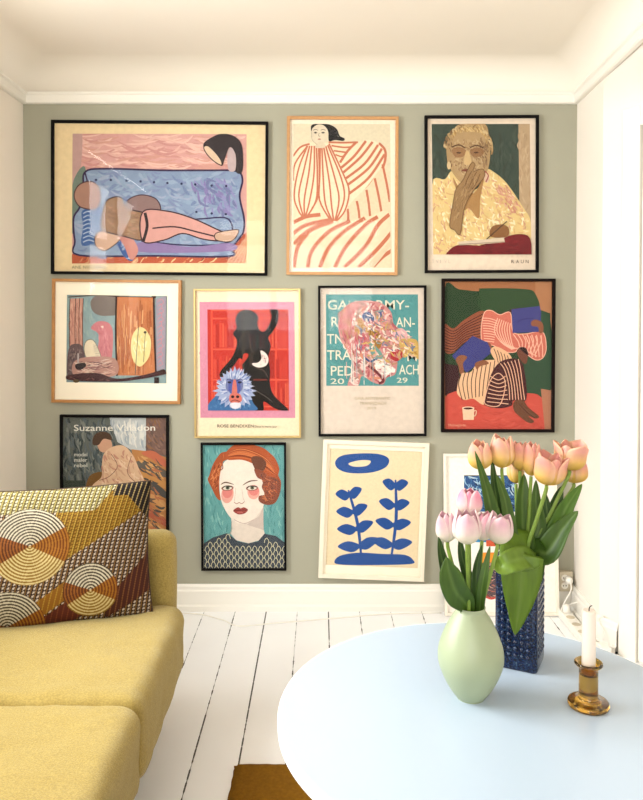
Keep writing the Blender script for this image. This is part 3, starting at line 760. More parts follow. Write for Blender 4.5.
# strip lies along the right skirting
stv = empty('power_strip', (1.115, 3.17, 0.0), 'long white power strip lying on the floor along the right skirting', 'power strip')
MB().box(-0.026, 0.026, -0.19, 0.19, 0.0, 0.036).build('strip_body', M_plastic, stv, bevel=0.006)
for k in range(4):
    f = MB().lathe([(0, 0.0368), (0.016, 0.0368), (0.019, 0.0362), (0.0195, 0.0358)], c=(0, -0.13+0.075*k, 0), n=24).build('outlet', M_beige, stv, smooth=False)
p2 = empty('power_plug', (1.115, 3.32, 0.0372), 'white plug standing upright in the far end of the power strip', 'plug')
MB().lathe([(0, 0), (0.016, 0), (0.017, 0.004), (0.014, 0.026), (0.008, 0.034), (0, 0.034)], n=24).build('plug_body', M_plastic, p2, smooth=True)
ad = empty('adapter', (1.140, 2.945, 0.0), 'small white adapter block on the floor behind the candle', 'adapter')
MB().box(-0.02, 0.02, -0.03, 0.03, 0, 0.055).build('adapter_body', M_plastic, ad, bevel=0.005)
cc = crom([(XL+0.3, WALL-0.06, 0.003), (-0.62, WALL-0.05, 0.003), (-0.45, WALL-0.12, 0.003), (-0.36, WALL-0.19, 0.003), (-0.2, WALL-0.16, 0.003), (0.05, WALL-0.11, 0.003), (0.3, WALL-0.06, 0.003), (0.56, WALL-0.045, 0.003)], 10)
tag(MB().tube(cc, 0.003, 8).build('power_cable', M_plastic, smooth=True), 'thin white cable lying on the floor along the back skirting', 'cable')
cw = crom([(1.150, 2.985, 0.02), (1.166, 3.02, 0.075), (1.1615+0.0, 3.06, 0.11), (angp(0.03)[0]-.008, angp(0.03)[1], 0.125), (angp(0.05)[0]-.03, angp(0.05)[1]-0.012, 0.14)], 8)
tag(MB().tube(cw, 0.002, 8).build('wall_cable', M_plastic, smooth=True), 'thin grey-white cable rising from the adapter up the right wall', 'cable')
# ------------------------------------------------------------------ framed pictures
class Art:
    # shapes are laid out in the units of one rectangular layout grid and land on the paper in metres
    def __init__(s, tl, tr, br, bl, w, h):
        s.c = (tl, tr, br, bl); s.w = w; s.h = h; s.v = []; s.f = []; s.col = []; s.k = 0; s.step = 1.0; s.clip = None
    def L(s, x, y):
        tl, tr, br, bl = s.c
        u = v = 0.5
        for _ in range(3):
            lx = tl[0]+(bl[0]-tl[0])*v; rx = tr[0]+(br[0]-tr[0])*v; u = (x-lx)/(rx-lx)
            ty = tl[1]+(tr[1]-tl[1])*u; by_ = bl[1]+(br[1]-bl[1])*u; v = (y-ty)/(by_-ty)
        return ((u-0.5)*s.w, (0.5-v)*s.h)
    def raw(s, pts, faces, col):
        n = len(s.v); s.k += s.step; d = -0.000022*s.k
        for (x, y) in pts:
            if s.clip: x = min(max(x, s.clip[0]), s.clip[2]); y = min(max(y, s.clip[1]), s.clip[3])
            a, b = s.L(x, y); s.v.append((a, d, b)); s.col.append(lin(col))
        s.f += [tuple(i+n for i in f) for f in faces]
    def poly(s, pts, col, smooth=True, n=5):
        if smooth: P = [(p.x, p.y) for p in crom([(x, y, 0) for x, y in pts], n, True)]
        else: P = list(pts)
        if s.clip: P = [(min(max(x, s.clip[0]), s.clip[2]), min(max(y, s.clip[1]), s.clip[3])) for x, y in P]
        Q = [P[0]]
        for p in P[1:]:
            if abs(p[0]-Q[-1][0])+abs(p[1]-Q[-1][1]) > 0.01: Q.append(p)
        tris = tessellate_polygon([[Vector((x, y, 0)) for x, y in Q]])
        s.raw(Q, [t for t in tris], col); return P
    def rect(s, x0, y0, x1, y1, col): return s.poly([(x0, y0), (x1, y0), (x1, y1), (x0, y1)], col, False)
    def ell(s, cx, cy, rx, ry, col, rot=0, n=28):
        a = math.radians(rot); c, d = math.cos(a), math.sin(a)
        return s.poly([(cx+rx*math.cos(t)*c-ry*math.sin(t)*d, cy+rx*math.cos(t)*d+ry*math.sin(t)*c) for t in [2*math.pi*k/n for k in range(n)]], col, False)
    def line(s, pts, wd, col, smooth=True, taper=0.0, n=5):
        P = crom([(x, y, 0) for x, y in pts], n) if smooth and len(pts) > 2 else [Vector((x, y, 0)) for x, y in pts]
        m = len(P); V = []
        for i, p in enumerate(P):
            t = P[min(i+1, m-1)]-P[max(i-1, 0)]
            if t.length < 1e-6: t = Vector((1, 0, 0))
            t.normalize(); q = i/(m-1); ww = wd*(1-taper*abs(2*q-1)**2)/2
            V += [(p.x-t.y*ww, p.y+t.x*ww), (p.x+t.y*ww, p.y-t.x*ww)]
        s.raw(V, [(2*i, 2*i+1, 2*i+3, 2*i+2) for i in range(m-1)], col)
    def loop(s, pts, wd, col, n=5):
        P = crom([(x, y, 0) for x, y in pts], n, True); s.line([(p.x, p.y) for p in P]+[(P[0].x, P[0].y)], wd, col, False)
    def dabs(s, P, cols, n, ln, wd, angle, seed=0, jit=25):
        r = random.Random(seed); xs = [p[0] for p in P]; ys = [p[1] for p in P]; L_ = len(P); k = 0; it = 0
        while k < n and it < n*12:
            it += 1; s.step = 0.12; x = r.uniform(min(xs), max(xs)); y = r.uniform(min(ys), max(ys)); ins = False; j = L_-1
            a = math.radians(angle+r.uniform(-jit, jit)); l = ln*r.uniform(.4, 1)
            dx, dy = math.cos(a)*l/2, math.sin(a)*l/2
            ok = True
            for (qx, qy) in ((x-dx, y-dy), (x+dx, y+dy)):
                ins = False; j = L_-1
                for i in range(L_):
                    if (ys[i] > qy) != (ys[j] > qy) and qx < (xs[j]-xs[i])*(qy-ys[i])/(ys[j]-ys[i])+xs[i]: ins = not ins
                    j = i
                ok = ok and ins
            if not ok: continue
            b = l*.12*r.uniform(-1, 1)
            s.line([(x-dx, y-dy), (x-dy*.2+b, y+dx*.2+b), (x+dx, y+dy)], wd*r.uniform(.5, 1), r.choice(cols), True, 0.8, 3); k += 1
        s.step = 1.0; s.k += 1
    def text(s, st_, x, y, width, cap, col, bold=0.0):
        # x, y: left end of the baseline; cap: height of a capital
        cu = bpy.data.curves.new('t', 'FONT'); cu.body = st_; cu.offset = bold; cu.resolution_u = 3
        o = bpy.data.objects.new('t', cu); COL.objects.link(o); bpy.context.view_layer.update()
        me = o.evaluated_get(bpy.context.evaluated_depsgraph_get()).to_mesh()
        V = [(v.co.x, v.co.y) for v in me.vertices]; Fc = [tuple(p.vertices) for p in me.polygons]
        if V:
            x0 = min(v[0] for v in V); x1 = max(v[0] for v in V); ch_ = 0.69
            s.raw([(x+(v[0]-x0)/(x1-x0)*width, y-v[1]/ch_*cap) for v in V], Fc, col)
        o.to_mesh_clear(); bpy.data.objects.remove(o); bpy.data.curves.remove(cu)

def inked(c):
    # printed inks: a little less saturated and darker in the mid tones than pure colour
    l = 0.3*c[0]+0.59*c[1]+0.11*c[2]
    return [k_*max(0.0, x*0.89+l*0.11)**1.13 for x, k_ in zip(c, (0.87, 0.85, 0.80))]

def picture(name, TLp, TRp, BRp, BLp, crop, frame_mat, fw, depth, label, paint, paper=(246, 236, 214), matboard=None, mat_=None, glass=True, lean=None, artmat=None, group=None):
    # four outer corners in the view -> a flat frame hanging on the wall
    Y = WALL - depth
    c = [at(*p, Y) for p in (TLp, TRp, BRp, BLp)]
    w_ = ((c[1]-c[0]).length+(c[2]-c[3]).length)/2; h_ = ((c[3]-c[0]).length+(c[2]-c[1]).length)/2
    ctr = (c[0]+c[1]+c[2]+c[3])/4; top = (c[1]-c[0]).normalized(); bot = (c[2]-c[3]).normalized()
    tilt = math.atan2(-(top.z+bot.z)/2, (top.x+bot.x)/2)
    root = empty(name, (ctr.x, WALL-0.001, ctr.z), label, 'picture', group, rot=(0, tilt, 0))
    if lean:
        root.location = lean[0]; root.rotation_euler = (lean[1], 0, 0)
    hw, hh = w_/2, h_/2
    b = MB(); x1, z1 = hw-fw, hh-fw; y0, y1 = -depth, 0
    # mitred frame with a small inner step
    def ring(ax, az, ya, yb, bx, bz):
        pass
    V = []; 
    prof = [(0, y1), (0, y0+0.001), (0.001, y0), (fw-0.001, y0), (fw, y0+0.001), (fw, -0.004), (fw, y1)]
    for (sx, sz) in ((-1, 1), (1, 1), (1, -1), (-1, -1)):
        for (t, y) in prof: V.append((sx*(hw-t), y, sz*(hh-t)))
    m = len(prof); Fc = []
    for i in range(4):
        j = (i+1) % 4
        for k in range(m):
            k2 = (k+1) % m; Fc.append((i*m+k, i*m+k2, j*m+k2, j*m+k))
    b.add(V, Fc); b.build('picture_frame', frame_mat, root)
    MB().box(-x1, x1, -0.0035, -0.0005, -z1, z1).build('backing', M_backing, root)
    pd = depth-0.012 if not matboard else depth-0.013
    A = Art(*crop, w_, h_)
    # paper
    n = 0; A.v = []; 
    x1 -= 0.0001; z1 -= 0.0001
    A.v += [(-x1, 0, -z1), (x1, 0, -z1), (x1, 0, z1), (-x1, 0, z1)]; A.f.append((0, 1, 2, 3)); A.col += [lin(paper)]*4
    paint(A)
    A.clip = None
    o = mesh('print', [(x, y-pd*0.35-0.004, z) for x, y, z in A.v], A.f, artmat or M_print, root, cols=[inked(c) for c in A.col])
    if matboard:
        (a0, b0), (a1, b1) = A.L(matboard[0], matboard[1]), A.L(matboard[2], matboard[3])
        V = []
        yo = -pd*0.35-0.0085
        for (X, Z) in ((-x1, z1), (x1, z1), (x1, -z1), (-x1, -z1)): V.append((X, yo, Z))
        for (X, Z) in ((a0, b0), (a1, b0), (a1, b1), (a0, b1)): V.append((X, yo, Z))
        for (X, Z) in ((a0+.001, b0-.001), (a1-.001, b0-.001), (a1-.001, b1+.001), (a0+.001, b1+.001)): V.append((X, yo+0.0015, Z))
        Fc = [(i, (i+1) % 4, 4+(i+1) % 4, 4+i) for i in range(4)]+[(4+i, 4+(i+1) % 4, 8+(i+1) % 4, 8+i) for i in range(4)]
        mesh('mat_board', V, Fc, mat_ or M_mat, root)
    if glass:
        MB().box(-x1, x1, -depth+0.0035, -depth+0.0025, -z1, z1).v
        mesh('glass_pane', [(-x1, -depth+0.003, -z1), (x1, -depth+0.003, -z1), (x1, -depth+0.003, z1), (-x1, -depth+0.003, z1)], [(0, 1, 2, 3)], M_pane, root)
    return root

def p_sofa(A):
    A.clip = (84, 62, 553, 410)
    P = A.rect(84, 62, 553, 410, (218, 166, 162))
    A.dabs([(84, 62), (553, 62), (553, 160), (84, 160)], [(208, 150, 148), (226, 180, 172), (214, 160, 150), (232, 190, 180)], 160, 90, 9, 0, 1, 12)
    A.poly([(84, 62), (110, 62), (104, 190), (92, 300), (84, 300)], (196, 160, 158))
    A.poly([(84, 200), (118, 150), (120, 260), (84, 330)], (120, 140, 130))
    A.poly([(84, 385), (553, 330), (553, 410), (84, 410)], (196, 96, 58), False)
    A.dabs([(84, 385), (553, 320), (553, 410), (84, 410)], [(236, 200, 150), (150, 70, 48), (226, 150, 100)], 90, 26, 4, -45, 2, 12)
    for k in range(9): A.line([(500+k*10, 410), (553, 340+k*9)], 3, (240, 214, 170), False)
    sofa_ = [(118, 165), (180, 156), (320, 160), (450, 160), (525, 162), (542, 185), (534, 230), (546, 290), (542, 330), (512, 370), (506, 392), (300, 390), (104, 388), (92, 350), (88, 290), (104, 260), (116, 220)]
    Q = A.poly(sofa_, (140, 162, 196))
    A.dabs(Q, [(154, 176, 206), (126, 146, 186), (146, 170, 200), (134, 150, 190), (160, 174, 204)], 420, 46, 10, 10, 3, 50)
    A.dabs([(400, 180), (520, 180), (530, 290), (440, 290)], [(140, 132, 186), (122, 130, 176), (150, 150, 200)], 60, 40, 9, 60, 7, 40)
    A.loop(sofa_, 5, (62, 44, 88))
    A.line([(118, 165), (128, 210), (122, 260)], 4, (70, 52, 96))
    A.line([(270, 350), (400, 362), (506, 352), (505, 292), (440, 290), (400, 294)], 4, (60, 52, 100))
    A.poly([(275, 352), (400, 366), (508, 356), (506, 378), (270, 380)], (150, 128, 180))
    for (x, y) in ((148, 186), (188, 186), (230, 188), (268, 190), (304, 192), (340, 194), (378, 196), (415, 198), (459, 201), (498, 202), (418, 272), (459, 276), (497, 278)): A.ell(x, y, 3.2, 3.2, (44, 50, 96))
    A.poly([(226, 262), (236, 238), (270, 226), (308, 236), (322, 262), (310, 282), (260, 290), (230, 280)], (150, 122, 122)); A.loop([(226, 262), (236, 238), (270, 226), (308, 236), (322, 262), (310, 282), (260, 290), (230, 280)], 3, (72, 48, 70))
    Q = A.poly([(112, 268), (160, 262), (176, 300), (166, 344), (112, 362), (114, 310)], (70, 110, 172))
    for k in range(8): A.line([(114, 276+k*11), (130, 270+k*11), (150, 282+k*10), (172, 276+k*9)], 2.6, (180, 200, 226))
    Q = A.poly([(200, 330), (236, 345), (250, 396), (236, 402), (214, 376)], (60, 100, 166))
    A.dabs(Q, [(190, 206, 230)], 18, 14, 2.5, 20, 9)
    A.poly([(150, 330), (186, 320), (214, 334), (208, 352), (172, 376), (148, 362)], (214, 178, 156)); A.loop([(150, 330), (186, 320), (214, 334), (208, 352), (172, 376), (148, 362)], 2.5, (80, 56, 60))
    A.poly([(212, 340), (240, 336), (262, 372), (250, 398), (238, 396), (226, 366)], (206, 140, 130))
    A.poly([(172, 250), (190, 234), (216, 234), (232, 262), (280, 276), (284, 300), (274, 346), (226, 338), (170, 322), (162, 300)], (158, 120, 88)); A.loop([(172, 250), (190, 234), (216, 234), (232, 262), (280, 276), (284, 300), (274, 346), (226, 338), (170, 322), (162, 300)], 3.5, (66, 44, 52))
    A.dabs([(176, 250), (226, 250), (278, 280), (270, 340), (172, 318)], [(170, 134, 98), (146, 108, 80), (176, 130, 100)], 50, 24, 6, 20, 11)
    A.poly([(90, 222), (104, 198), (134, 190), (156, 206), (160, 240), (146, 264), (110, 260), (94, 244)], (176, 134, 118)); A.loop([(90, 222), (104, 198), (134, 190), (156, 206), (160, 240), (146, 264), (110, 260), (94, 244)], 3, (90, 60, 66))
    A.poly([(274, 272), (340, 270), (410, 290), (480, 322), (508, 330), (506, 348), (470, 350), (430, 344), (380, 330), (330, 348), (274, 350)], (216, 162, 156)); A.loop([(274, 272), (340, 270), (410, 290), (480, 322), (508, 330), (506, 348), (470, 350), (430, 344), (380, 330), (330, 348), (274, 350)], 3.5, (70, 40, 54))
    A.line([(300, 316), (360, 312), (420, 326), (476, 340)], 4, (70, 40, 54))
    A.line([(280, 274), (286, 310), (276, 350)], 8, (52, 36, 44))
    A.poly([(470, 330), (505, 322), (530, 320), (528, 334), (510, 352), (472, 348)], (206, 172, 150)); A.loop([(470, 330), (505, 322), (530, 320), (528, 334), (510, 352), (472, 348)], 2.5, (70, 44, 54))
    A.poly([(436, 92), (470, 66), (500, 62), (528, 74), (542, 100), (542, 162), (524, 164), (524, 120), (508, 98), (494, 130), (486, 148), (462, 130)], (56, 46, 52))
    A.poly([(438, 98), (452, 96), (480, 126), (486, 146), (466, 136), (446, 116)], (222, 196, 170)); A.loop([(438, 98), (452, 96), (480, 126), (486, 146), (466, 136), (446, 116)], 2.5, (60, 44, 50))
    A.poly([(502, 110), (514, 100), (524, 124), (522, 160), (504, 158)], (196, 176, 180))
    A.clip = None
    A.text('ANE NVINBERG', 84, 424, 92, 8, (158, 146, 120), 0.01)
picture('framed_poster', (50.5,120), (268.4,121.2), (267,276), (51,273.5), ((28,27),(612,30),(608,445),(30,438)), M_black, 0.0125, 0.022,
        'wide black framed poster of a reclining figure on a blue sofa under a lamp', p_sofa, (238, 216, 172), artmat=M_paint)

def p_stripes(A):
    c = (206, 124, 92)
    A.rect(62, 62, 524, 742, (228, 218, 192))
    A.clip = (62, 62, 518, 742)
    body = [(62, 210), (110, 160), (180, 148), (330, 146), (430, 140), (480, 165), (500, 205), (512, 420), (518, 742), (62, 742)]
    A.poly(body, (246, 222, 192), False)
    for t in (225, 262, 300, 340, 385, 430, 470):
        pass
    # right sleeve stripes
    A.poly([(282, 250), (300, 200), (360, 158), (430, 138), (480, 165), (500, 210), (480, 270), (400, 370), (318, 480), (322, 400)], (250, 226, 198))
    for pts in ([(284, 244), (320, 190), (360, 150)], [(290, 268), (350, 215), (408, 142)], [(300, 290), (380, 220), (440, 146)], [(312, 318), (400, 250), (466, 160)], [(318, 350), (420, 270), (484, 178)], [(324, 392), (420, 315), (496, 205)], [(310, 470), (380, 400), (440, 330), (490, 260), (500, 190), (470, 152)]):
        A.line(pts, 12, c)
    A.line([(230, 148), (300, 150), (370, 148)], 9, c); A.line([(244, 164), (300, 172), (340, 170)], 8, c); A.line([(254, 188), (300, 194), (316, 196)], 8, c); A.line([(262, 206), (290, 216), (300, 212)], 7, c)
    # lower bodice verticals
    A.poly([(300, 520), (330, 440), (420, 350), (490, 270), (520, 440), (520, 495), (420, 500)], (232, 214, 184))
    for (a, b_) in (((318, 462), (320, 520)), ((362, 425), (374, 510)), ((408, 372), (424, 498)), ((448, 318), (478, 480)), ((486, 252), (518, 430))): A.line([a, ((a[0]+b_[0])/2+2, (a[1]+b_[1])/2), b_], 11, c)
    # front drapes
    A.poly([(62, 200), (110, 160), (180, 160), (184, 300), (178, 400), (150, 470), (110, 505), (72, 450), (62, 380)], (250, 226, 198))
    A.poly([(184, 160), (232, 160), (280, 250), (322, 370), (318, 460), (250, 524), (205, 470), (180, 390), (186, 280)], (250, 226, 198))
    for pts in ([(130, 165), (70, 250), (62, 330)], [(130, 165), (88, 270), (66, 400), (86, 470), (108, 502)], [(140, 165), (112, 280), (88, 400), (110, 500)], [(150, 165), (136, 290), (114, 420), (116, 500)], [(162, 165), (160, 300), (140, 420), (120, 498)], [(172, 165), (176, 300), (170, 420), (126, 500)], [(182, 165), (186, 290), (180, 400), (150, 462)], [(190, 165), (188, 300), (186, 420), (236, 515)], [(198, 165), (204, 320), (214, 440), (246, 520)], [(206, 165), (232, 330), (242, 440), (252, 520)], [(216, 165), (262, 330), (278, 420), (258, 520)], [(226, 162), (290, 320), (302, 420), (262, 520)], [(232, 155), (300, 300), (326, 380), (306, 470), (266, 520)]):
        A.line(pts, 8, c)
    A.line([(60, 215), (95, 172), (140, 156)], 9, c)
    # skirt
    A.poly([(62, 530), (180, 495), (250, 526), (400, 504), (518, 486), (524, 742), (62, 742)], (246, 220, 190))
    for pts in ([(62, 528), (120, 500), (190, 490)], [(62, 580), (120, 540), (230, 516)], [(62, 628), (150, 560), (250, 522)], [(64, 740), (84, 640), (130, 580)], [(90, 600), (150, 556), (240, 524)], [(130, 740), (150, 660), (230, 570), (330, 520)], [(186, 740), (226, 650), (300, 570), (400, 506)], [(256, 740), (310, 640), (400, 540), (460, 500)], [(300, 740), (400, 640), (460, 540), (516, 488)], [(366, 740), (450, 660), (524, 575)], [(432, 740), (480, 690), (524, 660)]):
        A.line(pts, 18, c)
    A.poly([(396, 742), (524, 612), (524, 640), (436, 742)], (226, 210, 180), False)
    A.clip = (62, 62, 524, 742)
    A.poly([(148, 70), (170, 62), (230, 64), (268, 84), (284, 118), (306, 130), (300, 142), (262, 138), (232, 142), (226, 100), (190, 72), (158, 78), (148, 96)], (44, 42, 44))
    A.ell(188, 112, 42, 48, (226, 214, 192)); A.poly([(176, 150), (204, 148), (214, 172), (168, 174)], (222, 208, 184))
    A.dabs([(232, 70), (268, 90), (284, 118), (300, 134), (240, 136)], [(110, 108, 106), (20, 20, 22)], 40, 12, 3, 40, 5)
    for x in (168, 204): A.ell(x, 103, 9, 4, (150, 140, 128)); A.ell(x, 104, 4, 3.5, (60, 56, 54)); A.line([(x-12, 92), (x, 88), (x+12, 92)], 2.5, (110, 104, 98))
    A.line([(186, 104), (182, 118), (190, 120)], 2, (140, 130, 116)); A.ell(186, 134, 8, 3.2, (190, 130, 118))
    A.line([(150, 96), (152, 136), (176, 160)], 2, (170, 160, 144))
picture('framed_poster', (286.8,116), (400,116.4), (396.4,275.3), (286.4,274.6), ((32,28),(565,30),(548,778),(30,775)), M_oak, 0.0135, 0.022,
        'oak framed poster of a dark-haired figure in a terracotta striped dress', p_stripes, (252, 242, 224))

def p_smoker(A):
    A.clip = (82, 83, 532, 682)
    A.rect(82, 83, 532, 682, (72, 88, 78))
    A.dabs([(82, 83), (480, 83), (480, 400), (82, 380)], [(62, 80, 72), (82, 96, 84), (66, 76, 66)], 200, 60, 12, 80, 3, 40)
    A.rect(480, 83, 532, 682, (196, 170, 136)); A.dabs([(480, 83), (532, 83), (532, 540), (480, 440)], [(206, 182, 150), (184, 156, 122)], 40, 60, 8, 90, 1)
    J = [(78, 360), (140, 336), (176, 300), (240, 380), (300, 370), (330, 296), (360, 300), (424, 356), (500, 470), (528, 520), (532, 600), (460, 682), (82, 682)]
    Q = A.poly(J, (232, 206, 142))
    A.dabs(Q, [(246, 228, 176), (236, 206, 140), (222, 182, 122), (240, 214, 160), (226, 176, 140), (250, 238, 200), (214, 160, 130)], 620, 34, 8, 60, 5, 60)
    A.dabs([(370, 350), (430, 370), (500, 480), (440, 500), (400, 440)], [(222, 164, 140), (232, 186, 160), (214, 150, 126)], 70, 30, 7, 50, 8)
    Q = A.poly([(176, 330), (210, 380), (270, 400), (318, 330), (300, 420), (292, 516), (250, 470), (220, 470)], (182, 140, 84))
    H_ = [(150, 240), (150, 170), (176, 120), (214, 84), (326, 83), (344, 170), (348, 230), (334, 300), (300, 350), (250, 372), (200, 340), (160, 280)]
    Q = A.poly(H_, (188, 158, 112))
    A.dabs([(150, 200), (180, 110), (220, 84), (326, 84), (344, 200), (320, 150), (230, 130), (176, 180)], [(216, 186, 124), (176, 138, 80), (226, 196, 140), (190, 154, 90)], 130, 30, 6, 70, 6)
    A.poly([(186, 140), (240, 120), (320, 136), (332, 220), (322, 290), (290, 340), (240, 352), (196, 310), (170, 250), (172, 190)], (190, 160, 116))
    A.dabs([(180, 150), (320, 150), (326, 280), (250, 340), (180, 280)], [(206, 180, 138), (160, 128, 90), (196, 168, 124), (172, 140, 100), (206, 180, 138)], 150, 26, 8, 70, 9, 60)
    for k in range(60):
        r = random.Random(k+70); t_ = r.uniform(math.pi*.95, math.pi*2.05); x = 248+98*math.cos(t_); y = 190+92*math.sin(t_)
        A.line([(x, y), (x+14*math.cos(t_+.6), y+14*math.sin(t_+.6)), (x+22*math.cos(t_+1.1), y+22*math.sin(t_+1.1)+6)], r.uniform(4, 9), r.choice([(214, 190, 144), (170, 138, 92), (196, 166, 116), (142, 112, 76)]))
    A.dabs([(300, 140), (346, 160), (346, 260), (320, 300), (300, 240)], [(158, 126, 90), (146, 116, 82), (170, 138, 98)], 40, 26, 7, 80, 19, 30)
    A.dabs([(156, 150), (178, 140), (176, 300), (158, 260)], [(140, 108, 74), (190, 160, 116)], 30, 22, 6, 80, 20, 30)
    A.poly([(172, 205), (200, 190), (236, 204), (226, 232), (190, 236)], (164, 124, 84)); A.poly([(256, 204), (290, 192), (320, 206), (306, 232), (268, 232)], (160, 120, 80))
    A.ell(204, 216, 11, 4, (96, 66, 48)); A.ell(284, 215, 11, 4, (96, 66, 48))
    A.line([(172, 190), (204, 180), (234, 194)], 6, (110, 76, 48)); A.line([(256, 192), (286, 182), (318, 194)], 6, (110, 76, 48))
    A.poly([(236, 210), (250, 212), (262, 262), (240, 272), (226, 262)], (214, 184, 132)); A.ell(240, 296, 24, 6, (136, 72, 50)); A.ell(158, 274, 9, 18, (220, 196, 150)); A.ell(330, 330, 12, 24, (226, 196, 170)); A.line([(322, 300), (338, 320), (326, 350)], 5, (176, 80, 80))
    # hand raised to the mouth and forearm
    A.poly([(158, 548), (176, 440), (190, 380), (222, 340), (240, 300), (262, 262), (278, 270), (270, 300), (312, 290), (322, 320), (300, 352), (262, 400), (226, 470), (206, 588), (180, 570)], (166, 132, 88)); A.loop([(158, 548), (176, 440), (190, 380), (222, 340), (240, 300), (262, 262), (278, 270), (270, 300), (312, 290), (322, 320), (300, 352), (262, 400), (226, 470), (206, 588), (180, 570)], 3, (110, 76, 44))
    A.dabs([(176, 440), (230, 350), (262, 300), (300, 330), (226, 460), (200, 560), (170, 540)], [(180, 148, 104), (150, 118, 78), (186, 154, 110), (152, 120, 80)], 60, 36, 7, -65, 10)
    A.line([(262, 300), (240, 340), (230, 370)], 3, (110, 76, 46)); A.line([(284, 304), (262, 344), (246, 380)], 3, (110, 76, 46)); A.line([(300, 312), (284, 350), (262, 384)], 3, (110, 76, 46))
    A.poly([(132, 690), (190, 640), (330, 640), (430, 596), (500, 590), (528, 620), (516, 700), (130, 700)], (128, 24, 34)); A.dabs([(150, 680), (200, 645), (420, 610), (500, 600), (510, 680)], [(146, 34, 44), (108, 16, 26), (120, 20, 34)], 80, 50, 9, 0, 4)
    A.poly([(194, 624), (330, 612), (404, 600), (410, 626), (340, 632), (200, 640)], (222, 206, 184), False); A.line([(200, 636), (408, 624)], 3, (150, 130, 110))
    A.poly([(340, 580), (356, 552), (400, 544), (428, 562), (424, 596), (384, 606), (346, 600)], (150, 104, 58)); A.line([(326, 612), (420, 530)], 4, (60, 44, 36), False)
    A.clip = None
    [A.text(ch_, 74+19*i, 722, 4 if ch_ == 'I' else 12, 16, (214, 200, 186)) for i, ch_ in enumerate('TVIVL')]
    [A.text(ch_, 440+22*i, 696, 11, 12, (226, 210, 192)) for i, ch_ in enumerate('KARL')]
    [A.text(ch_, 438+22*i, 722, 13, 15, (112, 94, 82), 0.004) for i, ch_ in enumerate('RAUN')]
picture('framed_poster', (426,115.3), (540.2,114.8), (538,272.4), (424.2,273), ((50,47),(572,45),(562,765),(42,768)), M_black, 0.0125, 0.022,
        'black framed painted portrait poster of a figure in cream jacket with hand at mouth', p_smoker, (238, 222, 204), artmat=M_paint)

